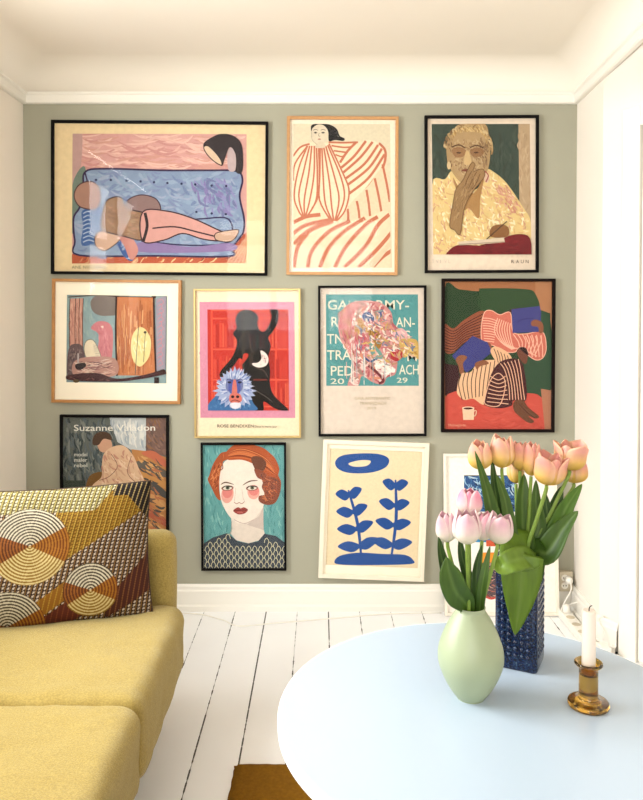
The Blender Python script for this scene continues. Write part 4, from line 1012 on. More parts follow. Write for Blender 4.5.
def p_abstract(A):
    A.clip = (94, 90, 558, 498)
    A.rect(94, 90, 558, 498, (150, 178, 184)); A.dabs([(94, 90), (558, 90), (558, 498), (94, 498)], [(140, 172, 182), (164, 188, 190), (150, 170, 176)], 200, 50, 10, 80, 1, 30)
    A.poly([(108, 108), (168, 106), (170, 330), (110, 340)], (214, 160, 144), False); A.dabs([(108, 108), (168, 106), (170, 330), (110, 340)], [(226, 178, 160), (196, 140, 126)], 50, 60, 7, 88, 2, 6)
    for x in (108, 134, 152, 169): A.line([(x, 106), (x-2, 220), (x+2, 380)], 3.5, (90, 66, 62))
    A.poly([(108, 330), (140, 316), (168, 330), (180, 400), (150, 470), (104, 470), (98, 400)], (116, 96, 100)); A.dabs([(108, 330), (168, 330), (180, 400), (150, 470), (104, 460)], [(140, 118, 118), (88, 72, 80), (160, 140, 136)], 60, 24, 6, 60, 3, 60)
    A.poly([(202, 130), (214, 104), (246, 86), (300, 84), (322, 100), (320, 176), (296, 186), (250, 186), (216, 168)], (134, 122, 116))
    A.line([(92, 90), (94, 300), (96, 498)], 3, (110, 96, 90)); A.line([(100, 100), (240, 92), (330, 98), (494, 104)], 5, (76, 58, 58)); A.ell(494, 100, 10, 9, (70, 50, 48))
    A.poly([(206, 244), (230, 216), (262, 212), (294, 226), (308, 270), (304, 380), (286, 386), (254, 378), (240, 340), (244, 286), (234, 262)], (216, 134, 144)); A.dabs([(230, 220), (290, 230), (304, 370), (260, 376), (246, 300)], [(226, 150, 158), (204, 120, 132)], 40, 30, 7, 80, 4); A.poly([(250, 236), (264, 232), (262, 246)], (246, 220, 210), False)
    A.poly([(176, 340), (184, 306), (208, 296), (230, 316), (254, 374), (240, 386), (190, 382)], (238, 226, 200)); A.loop([(176, 340), (184, 306), (208, 296), (230, 316), (254, 374), (240, 386), (190, 382)], 2.5, (120, 110, 96)); 
    for k in range(8): A.line([(216+k*2, 320+k*8), (236+k*3, 326+k*7)], 1.5, (120, 112, 100), False)
    A.poly([(320, 100), (498, 104), (504, 462), (328, 462)], (212, 134, 80), False)
    for k in range(120):
        r = random.Random(k); x = r.uniform(324, 494); y = r.uniform(108, 400); A.line([(x, y), (x+r.uniform(-3, 3), min(458, y+r.uniform(30, 120)))], r.uniform(2, 7), r.choice([(226, 156, 100), (196, 112, 58), (234, 176, 120), (206, 126, 76), (184, 108, 64)]), False)
    A.poly([(430, 240), (460, 252), (484, 300), (478, 370), (452, 410), (430, 420), (404, 392), (392, 330), (402, 270)], (242, 226, 160)); A.dabs([(430, 260), (470, 300), (460, 380), (410, 380), (402, 300)], [(248, 238, 190), (236, 214, 140)], 30, 40, 8, 85, 6)
    A.line([(426, 240), (420, 340), (414, 458)], 3, (90, 100, 96)); A.line([(458, 262), (454, 340), (452, 400)], 2.5, (90, 96, 90)); A.ell(457, 263, 7, 6, (90, 80, 60))
    A.line([(322, 98), (322, 280), (330, 464)], 8, (66, 42, 44)); A.line([(494, 104), (500, 280), (510, 460)], 8, (74, 46, 46))
    A.poly([(130, 400), (200, 376), (320, 384), (326, 460), (200, 470), (130, 460)], (196, 150, 140)); A.dabs([(130, 400), (320, 384), (326, 460), (150, 466)], [(222, 180, 166), (150, 104, 104), (120, 84, 86), (230, 206, 190)], 90, 46, 5, 5, 7)
    A.poly([(100, 462), (230, 450), (330, 476), (440, 462), (540, 436), (554, 444), (550, 456), (440, 478), (330, 490), (200, 490), (104, 482)], (84, 52, 56)); A.dabs([(110, 468), (320, 480), (540, 446), (340, 488), (120, 480)], [(140, 90, 90), (60, 36, 42)], 30, 30, 5, 0, 7)
    A.ell(540, 444, 15, 12, (76, 52, 50)); A.rect(502, 470, 524, 498, (60, 44, 46)); A.ell(142, 488, 14, 8, (110, 92, 60)); A.rect(146, 360, 154, 405, (190, 180, 180)); A.poly([(140, 410), (180, 404), (186, 420), (160, 436), (140, 430)], (60, 50, 54))
    A.poly([(504, 110), (552, 96), (552, 430), (512, 440)], (166, 160, 178), False)
    for k in range(15): A.line([(512+(k % 3)*4, 124+k*20), (530, 112+k*20), (540-(k % 2)*8, 128+k*20), (522, 138+k*20)], 2.6, (214, 140, 160))
picture('framed_picture', (51,278.3), (180.4,280.4), (181,404), (52,402.8), ((28,15),(622,25),(625,592),(32,587)), M_oak2, 0.0135, 0.024,
        'squarish oak framed abstract collage in pink, orange and pale blue with wide cream mat', p_abstract, (250, 236, 210), matboard=(93, 89, 559, 499), artmat=M_paint)

def p_baboon(A):
    A.rect(70, 105, 532, 670, (222, 150, 178)); A.dabs([(70, 105), (532, 105), (532, 670), (70, 670)], [(228, 160, 186), (214, 142, 172)], 260, 20, 4, 90, 1)
    A.clip = (108, 142, 502, 634)
    A.rect(108, 142, 502, 634, (206, 50, 34))
    for y in (142, 182, 332, 480, 610): A.rect(124, y, 502, y+8, (232, 92, 62))
    for x in (124, 300, 436): A.rect(x, 142, x+9, 634, (230, 84, 56))
    r = random.Random(5)
    for (y0, y1) in ((196, 326), (342, 476), (490, 606)):
        x = 136
        while x < 496:
            wv = r.uniform(7, 18); hh_ = r.uniform(.55, .95)
            A.rect(x, y1-(y1-y0)*hh_, x+wv-3, y1, r.choice([(222, 74, 50), (190, 40, 28), (216, 62, 44), (228, 96, 66)])); x += wv
    A.rect(300, 342, 432, 476, (178, 40, 26)); A.rect(440, 150, 500, 182, (196, 44, 30))
    K = (32, 26, 26)
    A.poly([(244, 190), (262, 156), (300, 142), (340, 158), (358, 186), (350, 206), (362, 240), (380, 250), (400, 230), (420, 180), (412, 142), (450, 142), (452, 200), (424, 252), (404, 280), (416, 320), (404, 372), (412, 440), (410, 500), (430, 560), (498, 628), (470, 634), (430, 622), (380, 590), (376, 634), (318, 634), (300, 560), (276, 470), (282, 400), (262, 380), (240, 408), (196, 460), (168, 470), (172, 440), (228, 372), (252, 300), (232, 260), (250, 230)], K)
    for x, c in ((284, (64, 54, 44)), (312, (70, 22, 30)), (330, (64, 40, 30)), (346, (30, 50, 44)), (362, (70, 22, 26)), (376, (60, 36, 28))): A.rect(x, 262, x+9, 330, c)
    A.rect(276, 150, 288, 430, (70, 64, 54)); A.rect(330, 480, 396, 488, (120, 40, 30)); A.rect(310, 350, 330, 420, (60, 50, 44))  # the tall bar is a window reflection in the glass, painted into the print
    A.poly([(282, 360), (300, 356), (306, 368), (284, 400), (258, 424), (276, 390)], (206, 60, 40))
    A.line([(300, 150), (312, 180), (306, 230), (318, 330), (340, 352)], 2.5, (120, 110, 100)); A.line([(262, 300), (282, 264), (306, 250)], 2, (140, 120, 110)); A.line([(400, 470), (380, 440), (340, 424)], 2, (130, 110, 100)); A.line([(330, 530), (380, 560), (420, 590)], 2, (120, 110, 104))
    A.poly([(366, 342), (392, 356), (404, 386), (392, 414), (362, 424), (336, 418), (324, 404), (352, 400), (370, 380)], (240, 226, 222)); A.dabs([(366, 350), (400, 380), (390, 412), (350, 416), (372, 386)], [(70, 40, 50), (190, 110, 130)], 14, 12, 4, 40, 2)
    A.poly([(108, 634), (112, 600), (160, 552), (220, 520), (300, 560), (330, 600), (334, 634)], (66, 120, 178)); A.dabs([(112, 630), (160, 560), (300, 566), (330, 630)], [(96, 150, 200), (44, 92, 156)], 90, 18, 4, 70, 4, 50)
    M_ = []; n = 26; rm = random.Random(9)
    for k in range(n*2):
        t_ = 2*math.pi*k/(n*2); rr = rm.uniform(0.98, 1.14) if k % 2 else 0.84
        ex = 88+(14 if math.sin(t_) > 0 else 0); M_.append((240+ex*rr*math.cos(t_), 526+98*rr*math.sin(t_)))
    A.poly(M_, (170, 184, 224), False)
    for k in range(150):
        t_ = rm.uniform(0, 2*math.pi); r0 = rm.uniform(38, 66); r1 = r0+rm.uniform(14, 30)
        A.line([(240+r0*math.cos(t_), 526+r0*1.1*math.sin(t_)), (240+r1*math.cos(t_+.06), 526+r1*1.1*math.sin(t_+.06))], rm.uniform(2, 5), rm.choice([(214, 222, 244), (140, 160, 214), (190, 204, 236), (226, 232, 248), (110, 132, 196)]), False)
    A.poly([(196, 500), (214, 482), (262, 482), (280, 500), (268, 540), (206, 540)], (120, 130, 180))
    A.poly([(214, 486), (234, 492), (236, 540), (222, 552), (208, 530)], (84, 100, 176)); A.poly([(262, 486), (242, 492), (240, 540), (256, 552), (268, 530)], (84, 100, 176)); A.poly([(232, 490), (246, 490), (250, 560), (226, 560)], (214, 120, 110))
    A.ell(214, 496, 9, 5, (30, 30, 50)); A.ell(264, 496, 9, 5, (30, 30, 50)); A.line([(198, 486), (214, 480), (232, 490)], 4, (60, 70, 130)); A.line([(246, 490), (264, 480), (280, 486)], 4, (60, 70, 130))
    A.poly([(216, 556), (240, 548), (266, 556), (272, 586), (240, 602), (214, 588)], (220, 120, 106)); A.ell(229, 566, 8, 7, (50, 24, 34)); A.ell(253, 566, 8, 7, (50, 24, 34)); A.line([(218, 590), (240, 582), (264, 590)], 3.5, (110, 40, 48)); A.poly([(216, 600), (240, 594), (268, 600), (256, 622), (226, 622)], (226, 226, 240))
    A.clip = None
    A.text('ROSE BENDIXEN', 153, 716, 178, 15, (62, 54, 46), 0.0); A.text('Deux le meme jour', 336, 716, 108, 11, (90, 80, 68), 0.0)
picture('framed_poster', (193.9,288.7), (301,288.7), (300.5,437.8), (193.7,438.4), ((43,42),(562,42),(560,765),(42,768)), M_brass, 0.0085, 0.022,
        'thin brass framed poster of a black silhouette and blue baboon on red shelves', p_baboon, (248, 232, 202))

def p_typo(A):
    A.clip = (78, 78, 522, 517)
    A.rect(78, 78, 522, 517, (86, 160, 164)); A.dabs([(78, 78), (522, 78), (522, 517), (78, 517)], [(76, 150, 156), (98, 172, 174), (84, 152, 160)], 180, 50, 10, 60, 2, 50)
    Wt = (228, 226, 208)
    A.text('GAiA-ARMY-', 86, 150, 392, 44, Wt, 0.006); A.text('R', 104, 232, 34, 46, Wt, 0.006); A.text('AN-', 414, 234, 92, 46, Wt, 0.006); A.text('TNMEN', 82, 314, 200, 46, Wt, 0.006); A.text('S', 454, 292, 30, 40, Wt, 0.006)
    A.text('TRAN', 82, 392, 160, 46, Wt, 0.006); A.text('M', 468, 398, 46, 44, Wt, 0.006); A.text('PEDE', 100, 468, 140, 46, Wt, 0.006); A.text('ACH', 428, 462, 94, 46, Wt, 0.006); A.text('20', 98, 508, 66, 26, Wt, 0.006); A.text('29', 416, 502, 52, 24, Wt, 0.006)
    R = [(136, 220), (150, 160), (200, 118), (270, 108), (340, 118), (390, 160), (404, 220), (440, 250), (470, 290), (450, 330), (410, 340), (420, 390), (410, 460), (370, 476), (350, 510), (300, 500), (250, 470), (230, 517), (180, 517), (206, 430), (190, 370), (150, 300)]
    Q = A.poly(R, (214, 150, 150))
    A.dabs(Q, [(226, 164, 162), (204, 120, 126), (236, 206, 200), (190, 100, 110), (240, 224, 216), (170, 140, 130), (222, 150, 120)], 420, 60, 13, 70, 3, 80)
    A.dabs([(136, 220), (150, 160), (200, 118), (260, 110), (210, 180), (200, 300), (220, 380), (180, 350)], [(206, 122, 130), (222, 150, 150), (180, 90, 100), (196, 150, 110)], 120, 60, 9, 75, 4, 30)
    A.poly([(250, 180), (280, 160), (310, 190), (300, 216), (270, 210)], (96, 116, 160)); A.poly([(330, 160), (350, 150), (356, 180), (340, 190)], (86, 104, 156))
    A.poly([(222, 200), (250, 196), (262, 240), (240, 262), (214, 250)], (196, 150, 90)); A.poly([(276, 262), (296, 232), (340, 270), (346, 310), (330, 340), (304, 300)], (170, 124, 40)); A.dabs([(276, 262), (300, 236), (344, 280), (330, 340)], [(206, 160, 70), (130, 90, 34)], 20, 30, 7, 60, 2)
    A.ell(244, 300, 30, 46, (204, 92, 106)); A.dabs([(220, 270), (268, 270), (266, 340), (224, 336)], [(226, 150, 160), (180, 70, 88)], 24, 30, 6, 70, 4)
    A.poly([(284, 310), (320, 330), (350, 370), (340, 400), (300, 380)], (120, 166, 160)); A.poly([(400, 262), (440, 240), (470, 270), (450, 310), (410, 310)], (228, 180, 188)); A.poly([(430, 300), (490, 290), (520, 310), (522, 390), (490, 360), (450, 380)], (206, 170, 90)); A.dabs([(430, 300), (520, 310), (520, 380), (450, 370)], [(226, 200, 130), (180, 136, 50)], 30, 40, 8, 20, 8)
    A.poly([(388, 360), (410, 340), (440, 350), (446, 376), (420, 398), (392, 388)], (186, 50, 60)); A.dabs([(290, 380), (400, 380), (420, 460), (330, 470)], [(240, 232, 226), (226, 196, 196), (250, 240, 236)], 60, 40, 12, 30, 5, 50)
    A.dabs([(214, 196), (262, 170), (356, 150), (400, 240), (470, 250), (520, 310), (510, 380), (440, 396), (400, 440), (300, 400), (224, 340)], [(226, 170, 166), (240, 222, 210), (196, 150, 120), (150, 160, 160), (204, 120, 124), (214, 176, 96), (120, 130, 160)], 170, 46, 9, 50, 33, 70)
    A.line([(280, 420), (320, 452), (352, 490), (330, 506)], 12, (130, 56, 66)); A.line([(260, 380), (290, 400), (310, 390)], 10, (70, 90, 140))
    for k in range(14):
        r = random.Random(k); x = r.uniform(140, 400); A.line([(x, r.uniform(300, 420)), (x+r.uniform(-2, 2), r.uniform(470, 517))], 3, r.choice([(240, 232, 226), (226, 180, 176), (150, 180, 190)]), False)
    A.clip = None
    g = (200, 186, 156)
    A.text('GAIA ARMYRANTIC', 214, 584, 170, 14, g); A.text('TRAMPEDACH', 236, 608, 128, 14, g); A.text('2019', 272, 630, 44, 12, g)
picture('framed_poster', (318.3,285.7), (427.3,285.3), (425.9,436.2), (318.3,436.6), ((40,37),(562,35),(555,758),(40,760)), M_black, 0.0105, 0.022,
        'black framed poster of white hand lettering and pink paint strokes on teal square', p_typo, (228, 214, 202), artmat=M_paint)

def p_readers(A):
    A.clip = (48, 50, 556, 754)
    A.rect(46, 48, 558, 756, (176, 116, 72))
    A.poly([(480, 48), (558, 48), (558, 600), (500, 600)], (188, 132, 90), False)
    Gn = (44, 74, 44)
    A.poly([(48, 96), (120, 92), (208, 100), (240, 86), (430, 88), (480, 110), (490, 180), (540, 200), (550, 240), (540, 590), (48, 590)], Gn, True); A.poly([(214, 100), (240, 86), (430, 88), (480, 110), (490, 190), (330, 200), (220, 190)], (52, 86, 50))
    A.line([(208, 100), (218, 140), (216, 190)], 3, (34, 58, 34)); A.poly([(330, 200), (380, 180), (500, 176), (440, 200), (260, 200)], (84, 44, 44))
    A.poly([(490, 196), (538, 204), (548, 260), (538, 590), (440, 590), (430, 400), (500, 320)], (54, 90, 64)); A.dabs([(430, 430), (520, 400), (520, 570), (436, 570)], [(40, 70, 50), (64, 100, 70)], 40, 30, 4, 80, 2)
    A.poly([(48, 440), (110, 450), (130, 590), (48, 590)], (70, 34, 40), False)
    Rd = (214, 84, 68)
    A.poly([(40, 600), (200, 560), (380, 580), (500, 600), (520, 756), (40, 760)], Rd, True); A.rect(48, 620, 520, 756, Rd); A.dabs([(60, 620), (510, 620), (510, 750), (60, 750)], [(222, 96, 78), (204, 74, 60)], 60, 60, 10, 0, 2)
    A.poly([(500, 560), (556, 570), (556, 754), (516, 754)], (190, 130, 100), False)
    # lying figure's brown striped trousers
    A.poly([(48, 258), (90, 276), (140, 236), (220, 192), (250, 220), (240, 340), (200, 330), (130, 350), (90, 390), (48, 380)], (156, 88, 58))
    for k in range(9): A.line([(48, 268+k*14), (92, 288+k*12), (150, 250+k*11), (232, 206+k*15)], 4, (84, 34, 30))
    # pink striped top
    top = [(238, 200), (270, 190), (310, 210), (360, 200), (372, 290), (430, 300), (510, 290), (528, 360), (514, 410), (480, 424), (440, 400), (400, 366), (380, 386), (330, 384), (280, 356), (228, 340), (222, 270)]
    A.poly(top, (216, 116, 98)); pk = (244, 190, 168)
    for k in range(10): A.line([(226+k*1, 226+k*12), (262, 228+k*12), (300-k*2, 240+k*11)], 4, pk)
    for k in range(7): A.line([(300+k*10, 226+k*4), (284+k*12, 286), (316+k*9, 340+k*3), (366+k*4, 374-k)], 4.5, pk)
    for k in range(7): A.line([(372+k*22, 300+k*1), (396+k*18, 336), (404+k*12, 362+k*6), (430+k*9, 380+k*4)], 4.5, pk)
    for k in range(4): A.line([(430+k*24, 310), (450+k*20, 360), (462+k*16, 410)], 4.5, pk)
    A.loop(top, 4, pk)
    A.poly([(366, 184), (500, 168), (506, 200), (500, 290), (370, 296)], (74, 76, 150), False); A.line([(390, 250), (420, 230), (470, 226)], 3, (50, 50, 120))
    A.poly([(458, 244), (480, 232), (512, 250), (514, 290), (496, 296), (490, 268), (462, 262)], (156, 96, 66))
    A.poly([(390, 376), (420, 368), (440, 392), (434, 438), (416, 436), (394, 404)], (126, 74, 56)); A.poly([(400, 366), (430, 366), (444, 400), (424, 390)], (50, 26, 28))
    A.poly([(234, 338), (262, 344), (270, 368), (244, 364)], (150, 90, 64))
    # second reader
    A.poly([(82, 404), (180, 310), (250, 340), (272, 386), (210, 436), (150, 484)], (70, 74, 146), False); A.line([(176, 400), (206, 420)], 3, (50, 50, 120), False)
    A.poly([(264, 382), (290, 360), (340, 384), (366, 420), (350, 452), (300, 440)], (238, 190, 150))
    A.poly([(100, 420), (124, 400), (154, 410), (134, 440), (138, 480), (120, 490), (112, 452)], (154, 98, 66))
    T = [(104, 560), (124, 490), (170, 480), (200, 440), (250, 424), (320, 430), (300, 480), (250, 560), (230, 634), (180, 606), (140, 612), (110, 590)]
    A.poly(T, (240, 194, 154)); bl_ = (66, 40, 32)
    for k in range(9): A.line([(124+k*20, 490-k*8), (112+k*20, 540-k*4), (128+k*16, 612-k*3)], 4, bl_)
    for k in range(5): A.line([(280+k*16, 370+k*8), (292+k*14, 400+k*6), (300+k*10, 436)], 3.5, bl_)
    A.poly([(190, 440), (230, 424), (256, 440), (214, 454), (200, 470)], (154, 98, 66))
    Lg = [(244, 580), (262, 500), (300, 440), (350, 418), (400, 424), (424, 480), (430, 612), (370, 616), (360, 640), (300, 652), (232, 634)]
    A.poly(Lg, (84, 30, 38))
    for k in range(6): A.line([(310+k*17, 440-k*4), (330+k*15, 470), (348+k*13, 540), (352+k*14, 612)], 4, (240, 190, 160))
    for k in range(7): A.line([(262-k*3, 500+k*20), (300, 518+k*18), (334+k*2, 500+k*22)], 4, (240, 190, 160))
    A.loop([(236, 600), (262, 520), (300, 486), (330, 520), (326, 580), (300, 640), (240, 634)], 4, (240, 190, 160))
    A.poly([(372, 622), (412, 612), (440, 650), (488, 690), (474, 702), (440, 690), (466, 716), (440, 722), (396, 690), (370, 660)], (120, 76, 50)); A.line([(396, 630), (430, 670), (470, 700)], 3, (80, 46, 36))
    A.poly([(128, 650), (184, 648), (182, 706), (132, 706)], (240, 206, 176), False); A.ell(156, 650, 29, 7, (244, 214, 188)); A.ell(156, 652, 22, 5, (80, 30, 28)); A.loop([(182, 666), (194, 664), (190, 684), (182, 686)], 4, (240, 206, 176))
    A.clip = None; A.text('Malmegarde', 62, 736, 82, 12, (238, 180, 150))
picture('framed_poster', (442.9,279), (557,278), (553.5,433), (440.7,431.8), ((37,42),(574,38),(558,767),(27,762)), M_dark, 0.0135, 0.022,
        'dark framed poster of two readers in striped clothes with blue books on green sofa', p_readers, (176, 116, 72))

def p_poster8(A):
    # generic painted interior: drapes, a plain seated shape and a patterned bench
    A.clip = (56, 48, 574, 1000)
    A.rect(56, 48, 574, 1000, (110, 116, 112))
    A.dabs([(56, 48), (330, 48), (330, 420), (56, 420)], [(120, 126, 124), (86, 100, 104), (140, 146, 142), (104, 116, 122), (70, 82, 86)], 260, 70, 16, 80, 2, 20)
    A.poly([(290, 48), (474, 48), (472, 215), (400, 210), (330, 170)], (196, 202, 206), False); A.dabs([(300, 48), (474, 48), (472, 215), (400, 210), (330, 170)], [(214, 218, 220), (170, 182, 192), (226, 226, 222)], 60, 70, 14, 85, 3, 14)
    A.poly([(474, 48), (574, 48), (574, 240), (474, 215)], (132, 104, 94), False); A.dabs([(474, 48), (574, 48), (574, 240), (474, 215)], [(148, 116, 104), (116, 92, 86), (150, 110, 80)], 50, 40, 12, 60, 3)
    A.poly([(400, 206), (480, 216), (574, 246), (574, 1000), (380, 1000), (440, 400)], (196, 138, 78), False)
    for (a, c_) in (((470, 225), (206, 116, 84)), ((430, 275), (112, 106, 98)), ((440, 330), (206, 150, 80)), ((470, 380), (92, 90, 88)), ((480, 440), (214, 160, 96)), ((470, 520), (190, 104, 76)), ((480, 590), (208, 148, 84))):
        A.poly([(a[0]-20, a[1]), (a[0]+40, a[1]-10), (574, a[1]+40), (574, a[1]+72), (a[0]+30, a[1]+30)], c_)
    A.dabs([(430, 230), (570, 260), (570, 620), (440, 600)], [(120, 100, 86), (220, 170, 104), (190, 120, 80), (90, 86, 84)], 70, 60, 12, 35, 5)
    A.poly([(172, 400), (190, 340), (240, 318), (300, 330), (320, 420), (180, 440)], (136, 98, 44))
    # plain seated figure wrapped in a pale cloth
    A.poly([(230, 180), (256, 150), (292, 156), (304, 190), (286, 216), (248, 218)], (214, 168, 140)); A.poly([(206, 180), (214, 136), (252, 118), (290, 128), (302, 160), (262, 154), (236, 184)], (96, 72, 56))
    Q = A.poly([(262, 230), (300, 196), (360, 188), (408, 236), (440, 310), (462, 370), (420, 440), (210, 440), (206, 386), (250, 344), (252, 290)], (226, 190, 158))
    A.dabs(Q, [(236, 206, 176), (212, 168, 140), (222, 182, 150), (204, 150, 128)], 110, 44, 12, 60, 7, 40)
    A.line([(300, 230), (330, 290), (290, 340), (240, 360)], 3, (130, 88, 76)); A.line([(400, 240), (380, 320), (420, 370)], 3, (140, 98, 80))
    A.poly([(56, 360), (170, 360), (176, 440), (56, 440)], (70, 84, 76), False)
    A.clip = None
    A.text('Suzanne Valadon', 112, 114, 408, 30, (240, 238, 230), 0.006)
    for k, t in enumerate(('model', 'maler', 'rebel')): A.text(t, 114, 240+27*k, 66, 18, (222, 222, 214), 0.015)
picture('framed_poster', (59,414.7), (169.3,415.7), (167.5,569), (60.5,569), ((44,33),(590,38),(581,797),(52,797)), M_black, 0.0115, 0.022,
        'black framed poster half hidden behind the throw pillow and sofa', p_poster8, (200, 200, 190), artmat=M_paint)

def p_redhair(A):
    A.clip = (70, 54, 522, 742)
    A.rect(68, 52, 524, 744, (108, 176, 178)); A.dabs([(68, 52), (524, 52), (524, 744), (68, 744)], [(94, 164, 168), (128, 190, 190), (84, 152, 158), (140, 198, 196)], 380, 60, 9, 86, 2, 20)
    hc1 = (182, 92, 44)
    hair = [(206, 92), (240, 60), (300, 52), (370, 62), (430, 96), (470, 130), (494, 190), (486, 220), (502, 262), (496, 320), (470, 376), (430, 388), (390, 376), (380, 330), (370, 200), (200, 140), (170, 220), (160, 300), (168, 360), (146, 350), (116, 290), (98, 250), (108, 222), (130, 160), (170, 104)]
    Q = A.poly(hair, hc1)
    A.poly([(222, 440), (230, 520), (222, 550), (250, 585), (320, 602), (380, 585), (410, 550), (402, 520), (404, 400)], (232, 220, 210), False)
    A.poly([(380, 450), (402, 400), (404, 530), (380, 520), (310, 498)], (214, 198, 190), False)
    face = [(206, 140), (180, 170), (164, 230), (162, 300), (172, 370), (206, 440), (250, 484), (296, 494), (340, 476), (390, 420), (410, 370), (404, 280), (380, 190), (350, 150), (270, 120)]
    A.poly(face, (242, 232, 222))
    A.ell(206, 330, 34, 50, (240, 176, 164), 10); A.ell(206, 318, 28, 34, (232, 140, 134), 10); A.ell(350, 318, 34, 40, (240, 176, 164)); A.ell(352, 310, 28, 28, (232, 140, 134))
    A.line([(170, 276), (196, 264), (242, 276)], 7, (120, 84, 66), taper=.7); A.line([(290, 280), (330, 258), (374, 254)], 7, (120, 84, 66), taper=.7)
    for cx_ in (206, 342):
        A.ell(cx_, 296, 34, 15, (176, 116, 104), -4); A.ell(cx_, 296, 25, 10, (232, 226, 214), -4); A.ell(cx_+1, 294, 11, 10, (110, 116, 96)); A.ell(cx_+1, 294, 5, 5, (24, 22, 22)); A.line([(cx_-30, 298), (cx_-8, 284), (cx_+28, 290)], 5, (50, 34, 32))
    A.line([(252, 296), (246, 350), (242, 372)], 3, (216, 196, 186)); A.line([(242, 374), (256, 382), (270, 376), (284, 382), (300, 370)], 4, (190, 140, 130)); A.line([(286, 300), (292, 350), (300, 366)], 3, (222, 204, 194))
    A.poly([(236, 420), (262, 402), (278, 408), (296, 402), (318, 416), (300, 436), (272, 442), (252, 436)], (168, 74, 68)); A.line([(238, 420), (276, 418), (316, 416)], 3, (96, 36, 38)); A.ell(274, 430, 18, 5, (198, 110, 102))
    A.line([(240, 470), (296, 492), (350, 470)], 4, (206, 184, 176)); A.line([(228, 480), (224, 530), (214, 556)], 3, (200, 180, 170))
    A.poly([(206, 92), (250, 58), (320, 52), (400, 72), (450, 110), (480, 160), (488, 220), (440, 240), (380, 220), (360, 170), (290, 140), (206, 138)], (190, 94, 42))
    for k in range(26):
        r = random.Random(k+5); o = r.uniform(0, 60); A.line([(210, 96+o*.6), (280, 70+o), (360, 90+o), (430, 130+o*1.2), (470, 200+o*.4)], r.uniform(2, 6), r.choice([(214, 116, 56), (158, 72, 34), (226, 136, 74), (140, 62, 34)]), taper=.9)
    A.poly([(340, 128), (380, 120), (420, 150), (414, 190), (380, 216), (354, 180)], (122, 76, 56)); A.poly([(356, 190), (400, 200), (430, 230), (470, 240), (496, 262), (494, 330), (462, 380), (420, 388), (382, 370), (380, 340), (412, 330), (396, 290), (404, 256), (372, 236)], (150, 84, 60))
    A.dabs([(370, 200), (430, 220), (496, 262), (490, 330), (440, 380), (390, 360), (410, 300)], [(196, 104, 56), (120, 70, 60), (170, 90, 60), (214, 130, 80)], 70, 34, 6, 50, 3, 50)
    A.dabs([(104, 250), (130, 170), (190, 100), (204, 130), (166, 200), (158, 300), (160, 350), (120, 290)], [(214, 116, 56), (150, 70, 36), (226, 140, 80)], 60, 44, 6, -70, 4, 20)
    sw = [(68, 604), (120, 570), (200, 545), (222, 560), (260, 590), (316, 602), (372, 590), (408, 548), (470, 560), (524, 598), (524, 744), (68, 744)]
    A.poly(sw, (74, 84, 98), False)
    for row in range(9):
        for k in range(15):
            x = 74+k*33+(row % 2)*16; y = 744-row*22+8
            topy = 604-(x-68)*.42 if x < 210 else (604-(524-x)*.42 if x > 410 else 606)
            if y-26 < topy: continue
            A.line([(x-13, y), (x-9, y-17), (x, y-26), (x+9, y-17), (x+13, y)], 3.4, (222, 218, 186))
picture('framed_picture', (201.4,443.2), (286.4,443.2), (285.7,570.6), (200.3,571), ((63,45),(532,45),(528,748),(57,750)), M_black, 0.0085, 0.024,
        'small thin black framed portrait of a red-haired figure with flushed cheeks on teal', p_redhair, (226, 222, 210), artmat=M_paint)

def p_blue(A):
    # plain cut-paper composition in one blue on cream, leaf and pebble shapes
    A.rect(96, 90, 538, 690, (244, 226, 190))
    B = (32, 92, 172); C = (244, 226, 190)
    A.poly([(118, 160), (150, 128), (240, 120), (360, 118), (408, 124), (414, 160), (392, 176), (300, 190), (260, 236), (180, 220), (130, 190)], B)
    A.poly([(190, 168), (250, 150), (296, 148), (280, 182), (220, 178)], C)
    A.poly([(300, 200), (340, 170), (380, 190), (410, 240), (470, 260), (508, 310), (504, 420), (480, 540), (440, 660), (414, 664), (440, 560), (462, 440), (462, 340), (440, 316), (420, 330), (440, 390), (420, 430), (380, 400), (352, 380), (366, 320), (330, 250)], B)
    A.poly([(172, 300), (200, 286), (260, 330), (340, 390), (400, 460), (404, 520), (370, 580), (330, 596), (250, 550), (190, 500), (176, 400)], B)
    A.poly([(232, 410), (252, 450), (300, 520), (250, 520), (234, 500)], C)
    A.poly([(124, 560), (140, 510), (180, 490), (210, 540), (280, 570), (350, 610), (430, 630), (510, 640), (512, 668), (420, 660), (300, 664), (200, 650), (140, 610)], B)
    A.poly([(120, 646), (180, 650), (232, 656), (226, 666), (140, 666)], B)
def p_blue(A):
    B = (32, 92, 172); C = (244, 226, 190)
    A.rect(96, 90, 538, 690, C)
    def leafs(x0, y0, x1, y1, n, wl):
        A.line([(x0, y0), ((x0+x1)/2+14, (y0+y1)/2), (x1, y1)], 16, B, True, .5)
        for k in range(n):
            t = (k+.6)/n; x = x0+(x1-x0)*t; y = y0+(y1-y0)*t
            for sg in (-1, 1):
                dx, dy = (x1-x0), (y1-y0); l = math.hypot(dx, dy); ux, uy = dx/l, dy/l; nx, ny = -uy*sg, ux*sg
                g = wl*(1-.45*t)
                A.poly([(x, y), (x+nx*g*.4-ux*4, y+ny*g*.4-uy*14), (x+nx*g+ux*26, y+ny*g+uy*26), (x+nx*g*.5+ux*44, y+ny*g*.5+uy*44), (x+ux*20, y+uy*20)], B)
    leafs(256, 640, 190, 300, 4, 112)
    leafs(404, 640, 424, 250, 4, 108)
    A.poly([(124, 160), (160, 128), (260, 118), (350, 124), (392, 150), (372, 190), (300, 214), (200, 216), (140, 196)], B)
    A.poly([(190, 168), (250, 152), (300, 156), (280, 180), (220, 184)], C)
    A.poly([(122, 660), (150, 628), (240, 612), (360, 618), (470, 622), (512, 646), (500, 668), (300, 674), (160, 672)], B)
